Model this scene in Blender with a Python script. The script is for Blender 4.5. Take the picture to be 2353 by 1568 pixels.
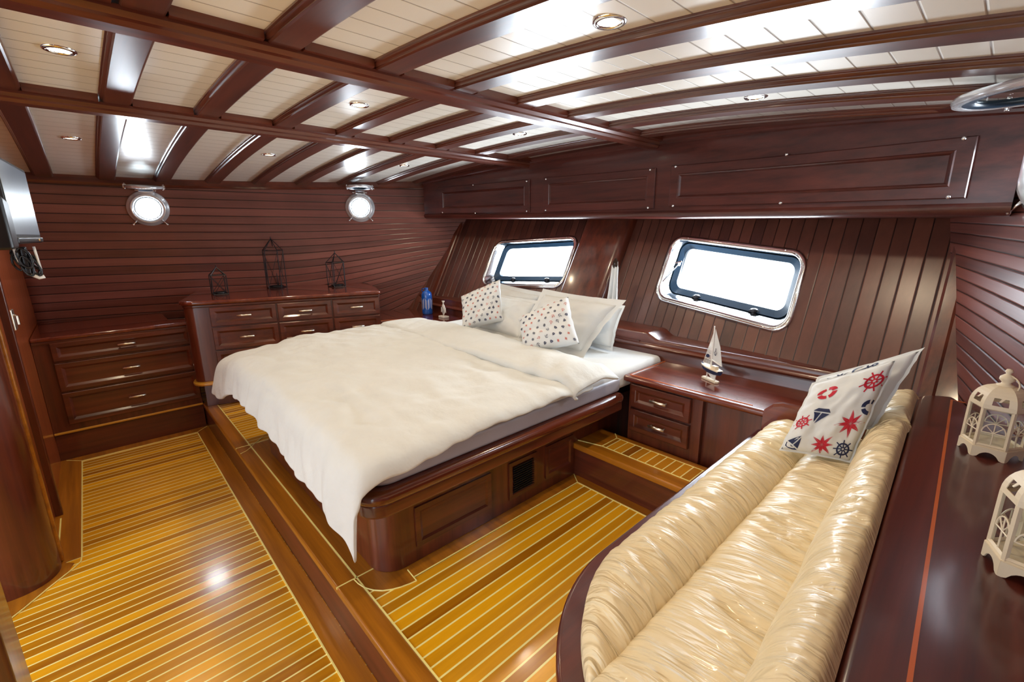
import bpy, bmesh, math, random
from mathutils import Vector, Matrix, noise

# ------------------------------------------------------------------ camera, world, exposure
for o in list(bpy.data.objects): bpy.data.objects.remove(o)
SC = bpy.context.scene
COL = SC.collection
cd = bpy.data.cameras.new('camera'); cam = bpy.data.objects.new('camera', cd); COL.objects.link(cam)
RT = ((0.67965, 0.73349, -0.00818), (-0.16466, 0.16342, 0.97272), (0.71482, -0.65976, 0.23185))
m = Matrix(RT).transposed().to_4x4(); m.translation = (0, 0, 1.6)
cam.matrix_world = m
cd.sensor_width = 36; cd.lens = 15.874; cd.clip_start = 0.02; cd.clip_end = 100
SC.camera = cam
SC.view_settings.view_transform = 'Standard'; SC.view_settings.look = 'None'
SC.view_settings.exposure = 0.28; SC.view_settings.gamma = 1.0; SC.view_settings.use_curve_mapping = False

W = bpy.data.worlds.new('daylight'); SC.world = W; W.use_nodes = True
bg = W.node_tree.nodes['Background']; bg.inputs[0].default_value = (0.80, 0.89, 1.0, 1); bg.inputs[1].default_value = 3.0

PI = math.pi
random.seed(7)
# ------------------------------------------------------------------ surfaces of the hull
def zc(x): return 2.215 - 0.024*(x+2.4)**2 - .013*max(0, x+1.6)**2                       # cambered deckhead
def xp(y, z):                                                      # port hull side
    t = min(max((z-.9)/1.2, 0), 1)
    return -5.25 + .12*y + .09*y*y + .3*(1-y/2.8)*t
def xs(y, z): return -4.33 - xp(y, z) - .10*(1-min(max((z-.9)/.8, 0), 1))                              # starboard hull side
def yS(x, z): return 2.86 - .065*(x+2.3)**2 + .52*(z-.95)          # raked stern wall
def yV(x): return 2.88 - .065*(x+2.3)**2                           # valance face
def zVb(x): return 1.69 - .026*(x+1.65)

# ------------------------------------------------------------------ materials
MATS = {}
def new_mat(name):
    m = bpy.data.materials.new(name); m.use_nodes = True
    return m, m.node_tree, m.node_tree.nodes['Principled BSDF']
def math_n(nt, op, a, b=None, c=None):
    n = nt.nodes.new('ShaderNodeMath'); n.operation = op
    for i, v in enumerate((a, b, c)):
        if v is None: continue
        if isinstance(v, (int, float)): n.inputs[i].default_value = v
        else: nt.links.new(v, n.inputs[i])
    return n.outputs[0]
def mixc(nt, fac, a, b, mode='MIX'):
    n = nt.nodes.new('ShaderNodeMix'); n.data_type = 'RGBA'; n.blend_type = mode
    for s, v in ((n.inputs[0], fac), (n.inputs[6], a), (n.inputs[7], b)):
        if isinstance(v, (int, float)): s.default_value = v
        elif isinstance(v, tuple): s.default_value = (*v, 1) if len(v) == 3 else v
        else: nt.links.new(v, s)
    return n.outputs[2]
def plain(name, col, rough=.5, metal=0, coat=0, spec=.5, bump=None, emit=None, estr=0, sheen=0, trans=0, sss=0):
    if name in MATS: return MATS[name]
    m, nt, b = new_mat(name)
    b.inputs['Roughness'].default_value = rough
    b.inputs['Metallic'].default_value = metal
    b.inputs['Coat Weight'].default_value = coat
    b.inputs['Coat Roughness'].default_value = .08
    b.inputs['Specular IOR Level'].default_value = spec
    b.inputs['Sheen Weight'].default_value = sheen
    tc = nt.nodes.new('ShaderNodeTexCoord')
    nz = nt.nodes.new('ShaderNodeTexNoise'); nz.inputs['Scale'].default_value = 9; nz.inputs['Detail'].default_value = 3
    nt.links.new(tc.outputs['Object'], nz.inputs['Vector'])
    c = mixc(nt, nz.outputs[0], tuple(v*.93 for v in col), tuple(min(1, v*1.06) for v in col))
    nt.links.new(c, b.inputs['Base Color'])
    if emit:
        b.inputs['Emission Color'].default_value = (*emit, 1); b.inputs['Emission Strength'].default_value = estr
    if bump:
        n2 = nt.nodes.new('ShaderNodeTexNoise'); n2.inputs['Scale'].default_value = bump[0]; n2.inputs['Detail'].default_value = 4
        nt.links.new(tc.outputs['Object'], n2.inputs['Vector'])
        bp = nt.nodes.new('ShaderNodeBump'); bp.inputs['Strength'].default_value = bump[1]; bp.inputs['Distance'].default_value = bump[2]
        nt.links.new(n2.outputs[0], bp.inputs['Height']); nt.links.new(bp.outputs[0], b.inputs['Normal'])
    MATS[name] = m; return m

def wood(name, dark, light, along='Y', rough=.3, coat=.6, plank=None, coord='Object', fig=1.0, line=None, gap=.0016, tone=.5, mottle=.0, coatr=.12):
    """plank = (axis, pitch, phase). line = inlay colour of the seams (else dark grooves)"""
    if name in MATS: return MATS[name]
    m, nt, b = new_mat(name); L = nt.links
    tc = nt.nodes.new('ShaderNodeTexCoord')
    sp = nt.nodes.new('ShaderNodeSeparateXYZ'); L.new(tc.outputs[coord], sp.inputs[0])
    ax = {'X': sp.outputs[0], 'Y': sp.outputs[1], 'Z': sp.outputs[2]}
    others = [a for a in 'XYZ' if a != along]
    cb = nt.nodes.new('ShaderNodeCombineXYZ')
    rnd = None
    if plank:
        pa, pitch, ph = plank
        s = math_n(nt, 'DIVIDE', math_n(nt, 'SUBTRACT', ax[pa], ph), pitch)
        fl = math_n(nt, 'FLOOR', s)
        wn = nt.nodes.new('ShaderNodeTexWhiteNoise'); wn.noise_dimensions = '1D'; L.new(fl, wn.inputs['W'])
        rnd = wn.outputs['Value']
        fr = math_n(nt, 'FRACT', s)
        ed = math_n(nt, 'MULTIPLY', math_n(nt, 'MINIMUM', fr, math_n(nt, 'SUBTRACT', 1.0, fr)), pitch)
        seam = math_n(nt, 'LESS_THAN', ed, gap)
    al = math_n(nt, 'MULTIPLY', ax[along], 1.0*fig)
    if rnd is not None: al = math_n(nt, 'ADD', al, math_n(nt, 'MULTIPLY', rnd, 37.0))
    L.new(al, cb.inputs[0])
    L.new(math_n(nt, 'MULTIPLY', ax[others[0]], 22*fig), cb.inputs[1])
    L.new(math_n(nt, 'MULTIPLY', ax[others[1]], 22*fig), cb.inputs[2])
    nz = nt.nodes.new('ShaderNodeTexNoise'); nz.inputs['Scale'].default_value = 1.0; nz.inputs['Detail'].default_value = 6; nz.inputs['Roughness'].default_value = .62
    nz.inputs['Distortion'].default_value = .12
    L.new(cb.outputs[0], nz.inputs['Vector'])
    fac = nz.outputs[0]
    if rnd is not None:
        fac = math_n(nt, 'ADD', math_n(nt, 'MULTIPLY', fac, 1-tone), math_n(nt, 'MULTIPLY', rnd, tone))
    if mottle:
        n3 = nt.nodes.new('ShaderNodeTexNoise'); n3.inputs['Scale'].default_value = 3.2; n3.inputs['Detail'].default_value = 3
        L.new(tc.outputs['Object'], n3.inputs['Vector'])
        fac = math_n(nt, 'ADD', math_n(nt, 'MULTIPLY', fac, 1-mottle), math_n(nt, 'MULTIPLY', n3.outputs[0], mottle))
    cr = nt.nodes.new('ShaderNodeValToRGB'); L.new(fac, cr.inputs[0])
    lo, hi = (.10, .72) if line else (.22, .80) if rnd is not None and tone > .3 else (.28, .74)
    cr.color_ramp.elements[0].position = lo; cr.color_ramp.elements[0].color = (*dark, 1)
    cr.color_ramp.elements[1].position = hi; cr.color_ramp.elements[1].color = (*light, 1)
    col = cr.outputs[0]
    if plank:
        col = mixc(nt, seam, col, line if line else tuple(v*.25 for v in dark))
    L.new(col, b.inputs['Base Color'])
    b.inputs['Roughness'].default_value = rough
    b.inputs['Coat Weight'].default_value = coat; b.inputs['Coat Roughness'].default_value = coatr
    if plank and not line:
        h = math_n(nt, 'MINIMUM', math_n(nt, 'DIVIDE', ed, gap*2.5), 1.0)
        bp = nt.nodes.new('ShaderNodeBump'); bp.inputs['Strength'].default_value = .7; bp.inputs['Distance'].default_value = .003
        L.new(h, bp.inputs['Height']); L.new(bp.outputs[0], b.inputs['Normal']); L.new(bp.outputs[0], b.inputs['Coat Normal'])
    MATS[name] = m; return m

DK, LT = (.048, .0095, .0050), (.178, .037, .015)
mah_x = wood('mahogany_x', DK, LT, 'X'); mah_y = wood('mahogany_y', DK, LT, 'Y'); mah_z = wood('mahogany_z', DK, LT, 'Z')
mah_val = wood('mahogany_valance', (.038, .0090, .0075), (.125, .030, .022), 'X', rough=.34, coat=.5)
mah_beam = wood('mahogany_beam', (.055, .013, .008), (.15, .036, .018), 'X', rough=.36, coat=1.0, coatr=.2)
mah_wall = wood('mahogany_hull_planks', (.080, .023, .019), (.33, .105, .080), 'X', rough=.36, coat=.35, plank=('Y', .071, 0), coord='UV', tone=.36, mottle=.25, coatr=.22, gap=.0032)
mah_stern = wood('mahogany_stern_planks', (.050, .016, .012), (.18, .058, .036), 'Z', rough=.34, coat=.4, plank=('X', .0715, -1.404), tone=.42, mottle=.2, coatr=.3, gap=.0022)
mah_top = wood('mahogany_top', (.085, .012, .006), (.21, .036, .014), 'X', rough=.2, coat=.9, coatr=.06)
mah_top_y = wood('mahogany_top_y', (.075, .013, .006), (.20, .040, .014), 'Y', rough=.22, coat=.8, coatr=.1)
mah_ledge = wood('mahogany_ledge', (.045, .007, .006), (.13, .022, .012), 'Y', rough=.3, coat=.5, coatr=.12)
teak = wood('teak_strip_floor', (.30, .085, .003), (.92, .43, .008), 'Y', rough=.26, coat=.5, plank=('X', .049, -1.458), line=(1.0, .88, .34), gap=.0035, tone=.55)  # yellow of the boards includes the warm glow of the downlights, put in as colour
teak_step = wood('teak_strip_step', (.24, .07, .006), (.72, .30, .015), 'Y', rough=.26, coat=.5, plank=('X', .049, -1.458), line=(1.0, .86, .36), gap=.003, tone=.6)
teak_bx = wood('teak_board_x', (.24, .075, .006), (.55, .20, .012), 'X', rough=.28, coat=.5)
teak_by = wood('teak_board_y', (.24, .075, .006), (.55, .20, .012), 'Y', rough=.28, coat=.5)
inlay = plain('maple_inlay', (1.0, .85, .30), rough=.35)
inlay_red = plain('orange_inlay', (.55, .12, .02), rough=.3, coat=.5)
nosing = plain('oak_nosing', (.62, .29, .03), rough=.3, coat=.5)
silver = plain('bright_silver', (.82, .84, .88), rough=.2, metal=.55, coat=.5)
chrome = plain('polished_chrome', (.90, .92, .95), rough=.12, metal=1)
brushed = plain('satin_nickel', (.95, .90, .78), rough=.3, metal=1)
blackm = plain('black_metal', (.015, .015, .02), rough=.35, metal=.3)
black = plain('black_plastic', (.012, .012, .014), rough=.35)
rubber = plain('dark_gasket', (.012, .035, .065), rough=.3)
cloth_w = plain('white_cotton', (.72, .735, .73), rough=.85, sheen=.1, bump=(60, .12, .004))
cloth_d = plain('duvet_cotton', (.70, .715, .70), rough=.8, sheen=.1, bump=(7, .5, .03))
cloth_m = plain('mattress_grey', (.42, .40, .45), rough=.35)
leather = plain('cream_leather', (.83, .685, .43), rough=.44, coat=.12, bump=(14, .25, .012))
ivory = plain('ivory_paint', (.78, .66, .48), rough=.5)
white_p = plain('white_paint', (.82, .80, .76), rough=.5)
navy = plain('navy_print', (.012, .02, .075), rough=.7)
red_p = plain('red_print', (.52, .008, .03), rough=.7)
salmon = plain('salmon_print', (.62, .16, .12), rough=.7)
blueg = plain('blue_glaze', (.005, .10, .48), rough=.12, coat=.8)
tvgrey = plain('grey_panel', (.30, .36, .44), rough=.3, coat=.3)
lampm = plain('lamp_lens', (1, .95, .85), rough=.3, emit=(1.0, .86, .62), estr=14)

def ceil_mat():
    m, nt, b = new_mat('cream_deckhead_boards'); L = nt.links
    tc = nt.nodes.new('ShaderNodeTexCoord'); sp = nt.nodes.new('ShaderNodeSeparateXYZ'); L.new(tc.outputs['Object'], sp.inputs[0])
    s = math_n(nt, 'DIVIDE', math_n(nt, 'SUBTRACT', sp.outputs[0], -1.552), .1025)
    fr = math_n(nt, 'FRACT', s)
    ed = math_n(nt, 'MULTIPLY', math_n(nt, 'MINIMUM', fr, math_n(nt, 'SUBTRACT', 1.0, fr)), .1025)
    seam = math_n(nt, 'LESS_THAN', ed, .0016)
    col = mixc(nt, seam, (.86, .82, .74), (.45, .39, .33))
    L.new(col, b.inputs['Base Color']); b.inputs['Roughness'].default_value = .38; b.inputs['Coat Weight'].default_value = .25; b.inputs['Coat Roughness'].default_value = .2
    h = math_n(nt, 'MINIMUM', math_n(nt, 'DIVIDE', ed, .004), 1.0)
    bp = nt.nodes.new('ShaderNodeBump'); bp.inputs['Strength'].default_value = .8; bp.inputs['Distance'].default_value = .004
    L.new(h, bp.inputs['Height']); L.new(bp.outputs[0], b.inputs['Normal'])
    return m
cream = ceil_mat()
def glass_mat():
    m, nt, b = new_mat('clear_glass'); L = nt.links
    tr = nt.nodes.new('ShaderNodeBsdfTransparent'); tr.inputs[0].default_value = (.93, .97, .97, 1)
    gl = nt.nodes.new('ShaderNodeBsdfGlossy'); gl.inputs['Roughness'].default_value = .03
    lw = nt.nodes.new('ShaderNodeLayerWeight'); lw.inputs['Blend'].default_value = .5
    fz_ = math_n(nt, 'ADD', math_n(nt, 'MULTIPLY', math_n(nt, 'POWER', lw.outputs['Facing'], 4.0), .45), .035)
    mx = nt.nodes.new('ShaderNodeMixShader'); L.new(fz_, mx.inputs[0]); L.new(tr.outputs[0], mx.inputs[1]); L.new(gl.outputs[0], mx.inputs[2])
    out = nt.nodes['Material Output']; L.new(mx.outputs[0], out.inputs[0]); return m
glass = glass_mat()
def leather_mat():
    """wrinkled leather: gathers run across the seat"""
    m = leather; nt = m.node_tree; L = nt.links; b = nt.nodes['Principled BSDF']
    tc = nt.nodes.new('ShaderNodeTexCoord'); mp = nt.nodes.new('ShaderNodeMapping'); mp.inputs['Scale'].default_value = (6, 34, 6)
    mp.inputs['Rotation'].default_value = (0, 0, .25)
    L.new(tc.outputs['Object'], mp.inputs[0])
    n = nt.nodes.new('ShaderNodeTexNoise'); n.inputs['Scale'].default_value = 1; n.inputs['Detail'].default_value = 2.5; n.inputs['Distortion'].default_value = 1.2
    L.new(mp.outputs[0], n.inputs['Vector'])
    bp = nt.nodes.new('ShaderNodeBump'); bp.inputs['Strength'].default_value = .8; bp.inputs['Distance'].default_value = .03
    L.new(n.outputs[0], bp.inputs['Height']); L.new(bp.outputs[0], b.inputs['Normal'])
leather_mat()

# ------------------------------------------------------------------ mesh helpers
class MB:
    def __init__(s): s.v = []; s.f = []; s.m = []; s.uv = {}
    def add(s, verts, faces, mi=0):
        o = len(s.v); s.v += [tuple(v) for v in verts]
        for f in faces: s.f.append(tuple(i+o for i in f)); s.m.append(mi)
        return s
    def box(s, a, b, mi=0):
        (x0, y0, z0), (x1, y1, z1) = a, b
        v = [(x0,y0,z0),(x1,y0,z0),(x1,y1,z0),(x0,y1,z0),(x0,y0,z1),(x1,y0,z1),(x1,y1,z1),(x0,y1,z1)]
        return s.add(v, [(3,2,1,0),(4,5,6,7),(0,1,5,4),(1,2,6,5),(2,3,7,6),(3,0,4,7)], mi)
    def hexa(s, bot, top, mi=0):
        n = len(bot); v = list(bot)+list(top)
        f = [tuple(range(n-1, -1, -1)), tuple(range(n, 2*n))]+[(i, (i+1) % n, n+(i+1) % n, n+i) for i in range(n)]
        return s.add(v, f, mi)
    def prism(s, pts, z0, z1, mi=0):
        return s.hexa([(x, y, z0) for x, y in pts], [(x, y, z1) for x, y in pts], mi)
    def tube(s, pts, r, n=8, mi=0, closed=False, caps=True):
        pts = [Vector(p) for p in pts]; N = len(pts); rings = []
        rr = r if isinstance(r, (list, tuple)) else [r]*N
        prev = None
        for i, p in enumerate(pts):
            if closed: d = pts[(i+1) % N]-pts[i-1]
            else: d = pts[min(i+1, N-1)]-pts[max(i-1, 0)]
            d.normalize()
            if prev is None:
                a = Vector((0, 0, 1)) if abs(d.z) < .9 else Vector((1, 0, 0))
                u = d.cross(a).normalized()
            else:
                u = (prev - d*prev.dot(d)).normalized()
            prev = u; w = d.cross(u)
            rings.append([p+(u*math.cos(2*PI*k/n)+w*math.sin(2*PI*k/n))*rr[i] for k in range(n)])
        v = [q for r_ in rings for q in r_]; f = []
        for i in range(N if closed else N-1):
            j = (i+1) % N
            for k in range(n): f.append((i*n+k, i*n+(k+1) % n, j*n+(k+1) % n, j*n+k))
        if not closed and caps: f += [tuple(range(n-1, -1, -1)), tuple((N-1)*n+k for k in range(n))]
        return s.add(v, f, mi)
    def lathe(s, prof, c=(0, 0, 0), n=24, mi=0, M=None, caps=True):
        v = []; f = []
        for r, z in prof:
            for k in range(n):
                a = 2*PI*k/n; p = Vector((r*math.cos(a), r*math.sin(a), z))
                if M is not None: p = M @ p
                v.append(p+Vector(c))
        for i in range(len(prof)-1):
            for k in range(n): f.append((i*n+k, i*n+(k+1) % n, (i+1)*n+(k+1) % n, (i+1)*n+k))
        if caps:
            f.append(tuple(range(n-1, -1, -1))); f.append(tuple((len(prof)-1)*n+k for k in range(n)))
        return s.add(v, f, mi)
    def grid(s, fn, nu, nv, mi=0, flip=False, uvf=None):
        o = len(s.v)
        for j in range(nv+1):
            for i in range(nu+1): s.v.append(tuple(fn(i/nu, j/nv)))
        for j in range(nv):
            for i in range(nu):
                a = o+j*(nu+1)+i; q = (a, a+1, a+nu+2, a+nu+1)
                if flip: q = q[::-1]
                s.f.append(q); s.m.append(mi)
        if uvf:
            for j in range(nv+1):
                for i in range(nu+1): s.uv[o+j*(nu+1)+i] = uvf(i/nu, j/nv)
        return s
    def sweep(s, prof, path, mi=0, closedprof=True, caps=True):
        """prof(i)-> list of points for station i ; path = stations count"""
        rings = [prof(i) for i in range(path)]; n = len(rings[0])
        v = [p for r in rings for p in r]; f = []
        for i in range(path-1):
            for k in range(n if closedprof else n-1):
                f.append((i*n+k, i*n+(k+1) % n, (i+1)*n+(k+1) % n, (i+1)*n+k))
        if caps and closedprof: f += [tuple(range(n-1, -1, -1)), tuple((path-1)*n+k for k in range(n))]
        return s.add(v, f, mi)

def fixn(me):
    bm = bmesh.new(); bm.from_mesh(me); bmesh.ops.recalc_face_normals(bm, faces=bm.faces); bm.to_mesh(me); bm.free()
def obj(name, mb, mats, parent=None, smooth=False, bevel=0, seg=2, sub=0, solid=0, recalc=True, label=None, ang=40):
    me = bpy.data.meshes.new(name); me.from_pydata(mb.v, [], mb.f)
    if not isinstance(mats, (list, tuple)): mats = [mats]
    for m in mats: me.materials.append(m)
    for p, mi in zip(me.polygons, mb.m): p.material_index = mi
    if mb.uv:
        ul = me.uv_layers.new(name='UVMap')
        for l in me.loops: ul.data[l.index].uv = mb.uv.get(l.vertex_index, (0, 0))
    if recalc: fixn(me)
    if smooth:
        for p in me.polygons: p.use_smooth = True
    o = bpy.data.objects.new(name, me); COL.objects.link(o)
    if parent is not None:
        o.parent = parent
        base = Vector(parent.location)
        if parent.parent: base += parent.parent.location
        o.location = -base
    if bevel:
        b = o.modifiers.new('bevel', 'BEVEL'); b.width = bevel; b.segments = seg; b.limit_method = 'ANGLE'; b.angle_limit = math.radians(ang)
        for p in me.polygons: p.use_smooth = True
        b.harden_normals = False
    if solid:
        q = o.modifiers.new('solid', 'SOLIDIFY'); q.thickness = solid; q.offset = 0
    if sub:
        q = o.modifiers.new('sub', 'SUBSURF'); q.levels = sub; q.render_levels = sub
    if bevel:
        w = o.modifiers.new('wn', 'WEIGHTED_NORMAL'); w.keep_sharp = False
    if label: o['label'] = label
    return o
def shade(o, ang=30):
    for p in o.data.polygons: p.use_smooth = True
    o.data.set_sharp_from_angle(angle=math.radians(ang)); return o
def thing(name, label, cat, loc=(0, 0, 0), group=None):
    o = bpy.data.objects.new(name, None); COL.objects.link(o); o.location = loc; o.empty_display_size = .05
    o['label'] = label; o['category'] = cat
    if group: o['group'] = group
    return o
def tag(o, label, cat, group=None, kind=None):
    o['label'] = label; o['category'] = cat
    if group: o['group'] = group
    if kind: o['kind'] = kind
    return o
def struct(o): o['kind'] = 'structure'; return o

# ================================================================== SETTING
# ---- floors
fx = MB(); fx.add([(-6, -6, 0), (1.6, -6, 0), (1.6, .54, 0), (-6, .54, 0)], [(0, 1, 2, 3)])
struct(obj('floor', fx, teak))
t = MB()
t.box((-4.46, .437, -.01), (-.3, .525, .004)); t.box((-4.46, -.40, -.01), (-4.362, .437, .004))
t.box((-4.362, -.42, -.01), (-2.98, -.272, .004))
struct(obj('trim_1', t, [teak_bx]))
t = MB(); z = .0052
t.box((-4.366, .433, 0), (-.3, .439, z)); t.box((-4.366, -.273, 0), (-4.360, .436, z)); t.box((-4.366, -.274, 0), (-2.98, -.268, z))
t.tube([(-2.98, -.271, .003), (-2.93, -.275, .003), (-2.88, -.31, .003), (-2.80, -.38, .003), (-2.70, -.46, .003), (-2.6, -.55, .003)], .0032, 6)
t.tube([(-4.363, .436, .003), (-4.45, .52, .003)], .003, 6); t.tube([(-4.363, -.271, .003), (-4.45, -.355, .003)], .003, 6)
t.box((-3.50, -.365, 0), (-3.0, -.358, z))
struct(obj('trim_2', t, inlay))
# ---- raised platform
p = MB(); p.box((-5.6, .535, .0), (1.0, 3.2, .21), 0)
struct(obj('floor', p, [teak]))
n = MB(); n.box((-4.46, .52, .175), (.6, .603, .2125)); struct(obj('trim_3', n, [teak_bx], bevel=.008))
r = MB(); r.box((-5.6, .528, 0), (1.0, .545, .178)); struct(obj('trim_4', r, [mah_x]))
b = MB()
b.box((-3.30, .603, .2), (-1.62, .75, .2122), 0)                    # plain board at the foot of the bed
b.box((-1.62, .70, .2), (-1.455, 2.0, .2120), 0)
b.prism([(-1.62, .592), (-1.54, .606), (-1.479, .65), (-1.447, .711), (-1.433, .777), (-1.62, .79)], .2, .2123, 0)
b.box((-1.62, 1.846, .2), (-.5, 1.93, .2122), 0)
struct(obj('trim_5', b, [teak_bx]))
t = MB(); z0, z1 = .2, .2135
t.box((-4.4, .601, z0), (.4, .607, z1)); t.box((-1.461, .779, z0), (-1.455, 1.846, z1)); t.box((-1.458, 1.843, z0), (-.5, 1.849, z1))
t.tube([(-1.458, 1.846, .212), (-1.54, 1.91, .212)], .003, 6)
t.box((-3.303, .52, .2), (-3.297, .72, z1)); t.box((-1.623, .52, .2), (-1.617, .72, z1))
t.tube([(-1.617, .592, .212), (-1.58, .595, .212), (-1.54, .606, .212), (-1.505, .626, .212), (-1.479, .65, .212), (-1.460, .68, .212), (-1.447, .711, .212), (-1.438, .745, .212), (-1.433, .777, .212)], .0028, 6)
t.tube([(-1.513, .782, .212), (-1.433, .777, .212)], .0028, 6)
t.tube([(-3.194, .525, .212), (-3.215, .565, .212), (-3.258, .604, .212), (-3.295, .632, .212), (-3.323, .658, .212), (-3.369, .703, .212)], .0028, 6)
struct(obj('trim_6', t, inlay))

# ---- hull sides
def hull(name, fx_, y0, y1, flip):
    mb = MB(); nz = 28; ny = 40
    def fn(u, v):
        y = y0+(y1-y0)*u; z = -.02+(2.16+.02)*v
        return (fx_(y, z), y, z)
    def uvf(u, v):                                      # planks sweep up towards the stern low on the side
        y = y0+(y1-y0)*u; z = -.02+2.18*v; w_ = max(0, min(1, (1.75-z)/.8))
        return (y, z+.03*(1-v)*(y-.8)-.20*max(0, y-1.2)**2*w_)
    mb.grid(fn, ny, nz, flip=flip, uvf=uvf)
    o = obj(name, mb, mah_wall, smooth=True, recalc=False)
    q = o.modifiers.new('solid', 'SOLIDIFY'); q.thickness = .03; q.offset = 1
    return struct(o)
HOLES = []
wp = hull('wall_port', xp, -.40, 3.15, True)
ws = hull('wall_starboard', xs, -1.8, 3.15, False)

# ---- stern wall with window openings
def rrect(w, h, r, n=8):
    pts = []
    for cx, cy, a0 in ((w/2-r, h/2-r, 0), (-w/2+r, h/2-r, PI/2), (-w/2+r, -h/2+r, PI), (w/2-r, -h/2+r, 1.5*PI)):
        for k in range(n+1):
            a = a0+k*PI/2/n; pts.append((cx+r*math.cos(a), cy+r*math.sin(a)))
    return pts
WINS = [(-3.045, 1.335, .95, .41, .05), (-1.215, 1.313, .90, .415, -.10)]
def win_pt(wi, a, b, d=0):
    cx, cz, w, h, sl = WINS[wi]
    x = cx+a; z = cz+b+sl*a
    return Vector((x, yS(x, z)+d, z))
bm = bmesh.new()
edges = []
def loop(pts):
    vs = [bm.verts.new(p) for p in pts]
    return [bm.edges.new((vs[i], vs[(i+1) % len(vs)])) for i in range(len(vs))]
outer = []
NX = 24; xa, xb = -4.6, .35
for i in range(NX): outer.append((xa+(xb-xa)*i/NX, 0, .2))
for i in range(NX): outer.append((xb, 0, .2+(2.2-.2)*i/NX))
for i in range(NX): outer.append((xb-(xb-xa)*i/NX, 0, 2.2))
for i in range(NX): outer.append((xa, 0, 2.2-2.0*i/NX))
edges += loop(outer)
for wi in (0, 1):
    cx, cz, w, h, sl = WINS[wi]
    edges += loop([(cx+a, 0, cz+b_+sl*a) for a, b_ in rrect(w-.03, h-.03, .075, 6)])
bmesh.ops.triangle_fill(bm, use_beauty=True, use_dissolve=False, edges=edges)
for _ in range(3):
    le = [e for e in bm.edges if e.calc_length() > .22]
    if le: bmesh.ops.subdivide_edges(bm, edges=le, cuts=1); bmesh.ops.triangulate(bm, faces=bm.faces)
for v in bm.verts: v.co.y = yS(v.co.x, v.co.z)
me = bpy.data.meshes.new('wall_stern'); bmesh.ops.recalc_face_normals(bm, faces=bm.faces); bm.to_mesh(me); bm.free()
me.materials.append(mah_stern)
for pl in me.polygons: pl.use_smooth = True
o = bpy.data.objects.new('wall_stern', me); COL.objects.link(o); struct(o)

# ---- ceiling
c = MB(); c.grid(lambda u, v: (-5.5+7.0*u, -1.9+5.0*v, zc(-5.5+7.0*u)), 40, 4)
o = obj('ceiling', c, cream, smooth=True); q = o.modifiers.new('solid', 'SOLIDIFY'); q.thickness = .02; q.offset = 1
for pl in o.data.polygons:
    pass
struct(o)
# cornice along the hull sides
for nm, f, sg in (('trim_7', xp, 1), ('trim_8', xs, -1)):
    mb = MB()
    def pr(i, f=f, sg=sg):
        y = -.4+3.35*i/20; z = zc(f(y, 2.05))
        x = f(y, 2.08)
        return [(x-sg*.01, y, z+.01), (x+sg*.028, y, z+.01), (x+sg*.028, y, z-.045), (x+sg*.018, y, z-.06), (x-sg*.01, y, z-.065)]
    mb.sweep(pr, 21); struct(obj(nm, mb, mah_y, smooth=False))

# ---- windows in the stern wall
def window(idx, wi, label):
    cx, cz, w, h, sl = WINS[wi]
    root = bpy.data.objects.new('window_%d' % idx, None); COL.objects.link(root); root.location = (cx, yS(cx, cz), cz); struct(root)
    root['label'] = label
    A = rrect(w+.035, h+.035, .10, 8); B = rrect(w-.02, h-.02, .078, 8); C_ = rrect(w-.075, h-.075, .065, 8); D = rrect(w-.145, h-.145, .05, 8)
    n_ = len(A)
    # flange and polished reveal (tunnel)
    mb = MB()
    rings = [(A, .004), (A, -.010), (rrect(w+.02, h+.02, .095, 8), -.018), (B, -.018), (rrect(w-.03, h-.03, .075, 8), -.006), (C_, .125)]
    vs = []; f = []
    for R_, d in rings: vs += [win_pt(wi, a, b_, d) for a, b_ in R_]
    for i in range(len(rings)-1):
        for k in range(n_): f.append((i*n_+k, i*n_+(k+1) % n_, (i+1)*n_+(k+1) % n_, (i+1)*n_+k))
    mb.add(vs, f); obj('frame', mb, chrome, root, smooth=True)
    mb = MB(); vs = []; f = []
    for R_, d in ((C_, .085), (C_, .135), (D, .135), (D, .108)): vs += [win_pt(wi, a, b_, d) for a, b_ in R_]
    for i in range(4):
        j = (i+1) % 4
        for k in range(n_): f.append((i*n_+k, i*n_+(k+1) % n_, j*n_+(k+1) % n_, j*n_+k))
    mb.add(vs, f); obj('gasket', mb, rubber, root, smooth=False)
    mb = MB(); mb.add([win_pt(wi, a, b_, .124) for a, b_ in D], [tuple(range(n_))]); obj('pane', mb, glass, root)
    for a in (-.18, .22):
        mb = MB(); c0 = win_pt(wi, a, -h/2+.035, .09)
        mb.lathe([(.004, -.03), (.012, -.03), (.016, -.02), (.016, .0), (.022, .006), (.022, .02), (.012, .026)], c0, 10)
        mb.box((c0.x-.03, c0.y-.006, c0.z+.004), (c0.x+.03, c0.y+.006, c0.z+.014))
        obj('window_dog', mb, blackm, root)
    for a, b_ in [(-w/2+.12, h/2+.004), (0, h/2+.004), (w/2-.12, h/2+.004), (-w/2+.12, -h/2-.004), (0, -h/2-.004), (w/2-.12, -h/2-.004), (w/2+.004, 0), (-w/2-.004, 0)]:
        mb = MB(); c0 = win_pt(wi, a, b_, -.019); mb.lathe([(.004, 0), (.003, .002)], c0, 8, M=Matrix.Rotation(PI/2, 3, 'X')); obj('screw', mb, brushed, root)
    if wi == 1:
        mb = MB(); a0 = win_pt(wi, -w/2+.05, .02, .10); a1 = win_pt(wi, -w/2+.02, -.10, -.0)
        mb.tube([a0, (a0+a1)/2, a1], .004, 6); mb.tube([a0, a0+Vector((-.03, -.02, -.035))], .004, 6)
        mb.lathe([(.013, -.012), (.013, .012)], a0, 8); mb.tube([a0+Vector((-.045, -.01, .0)), a0+Vector((.02, 0, .02))], .006, 6)
        obj('stay_arm', mb, chrome, root)
    return root
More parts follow.
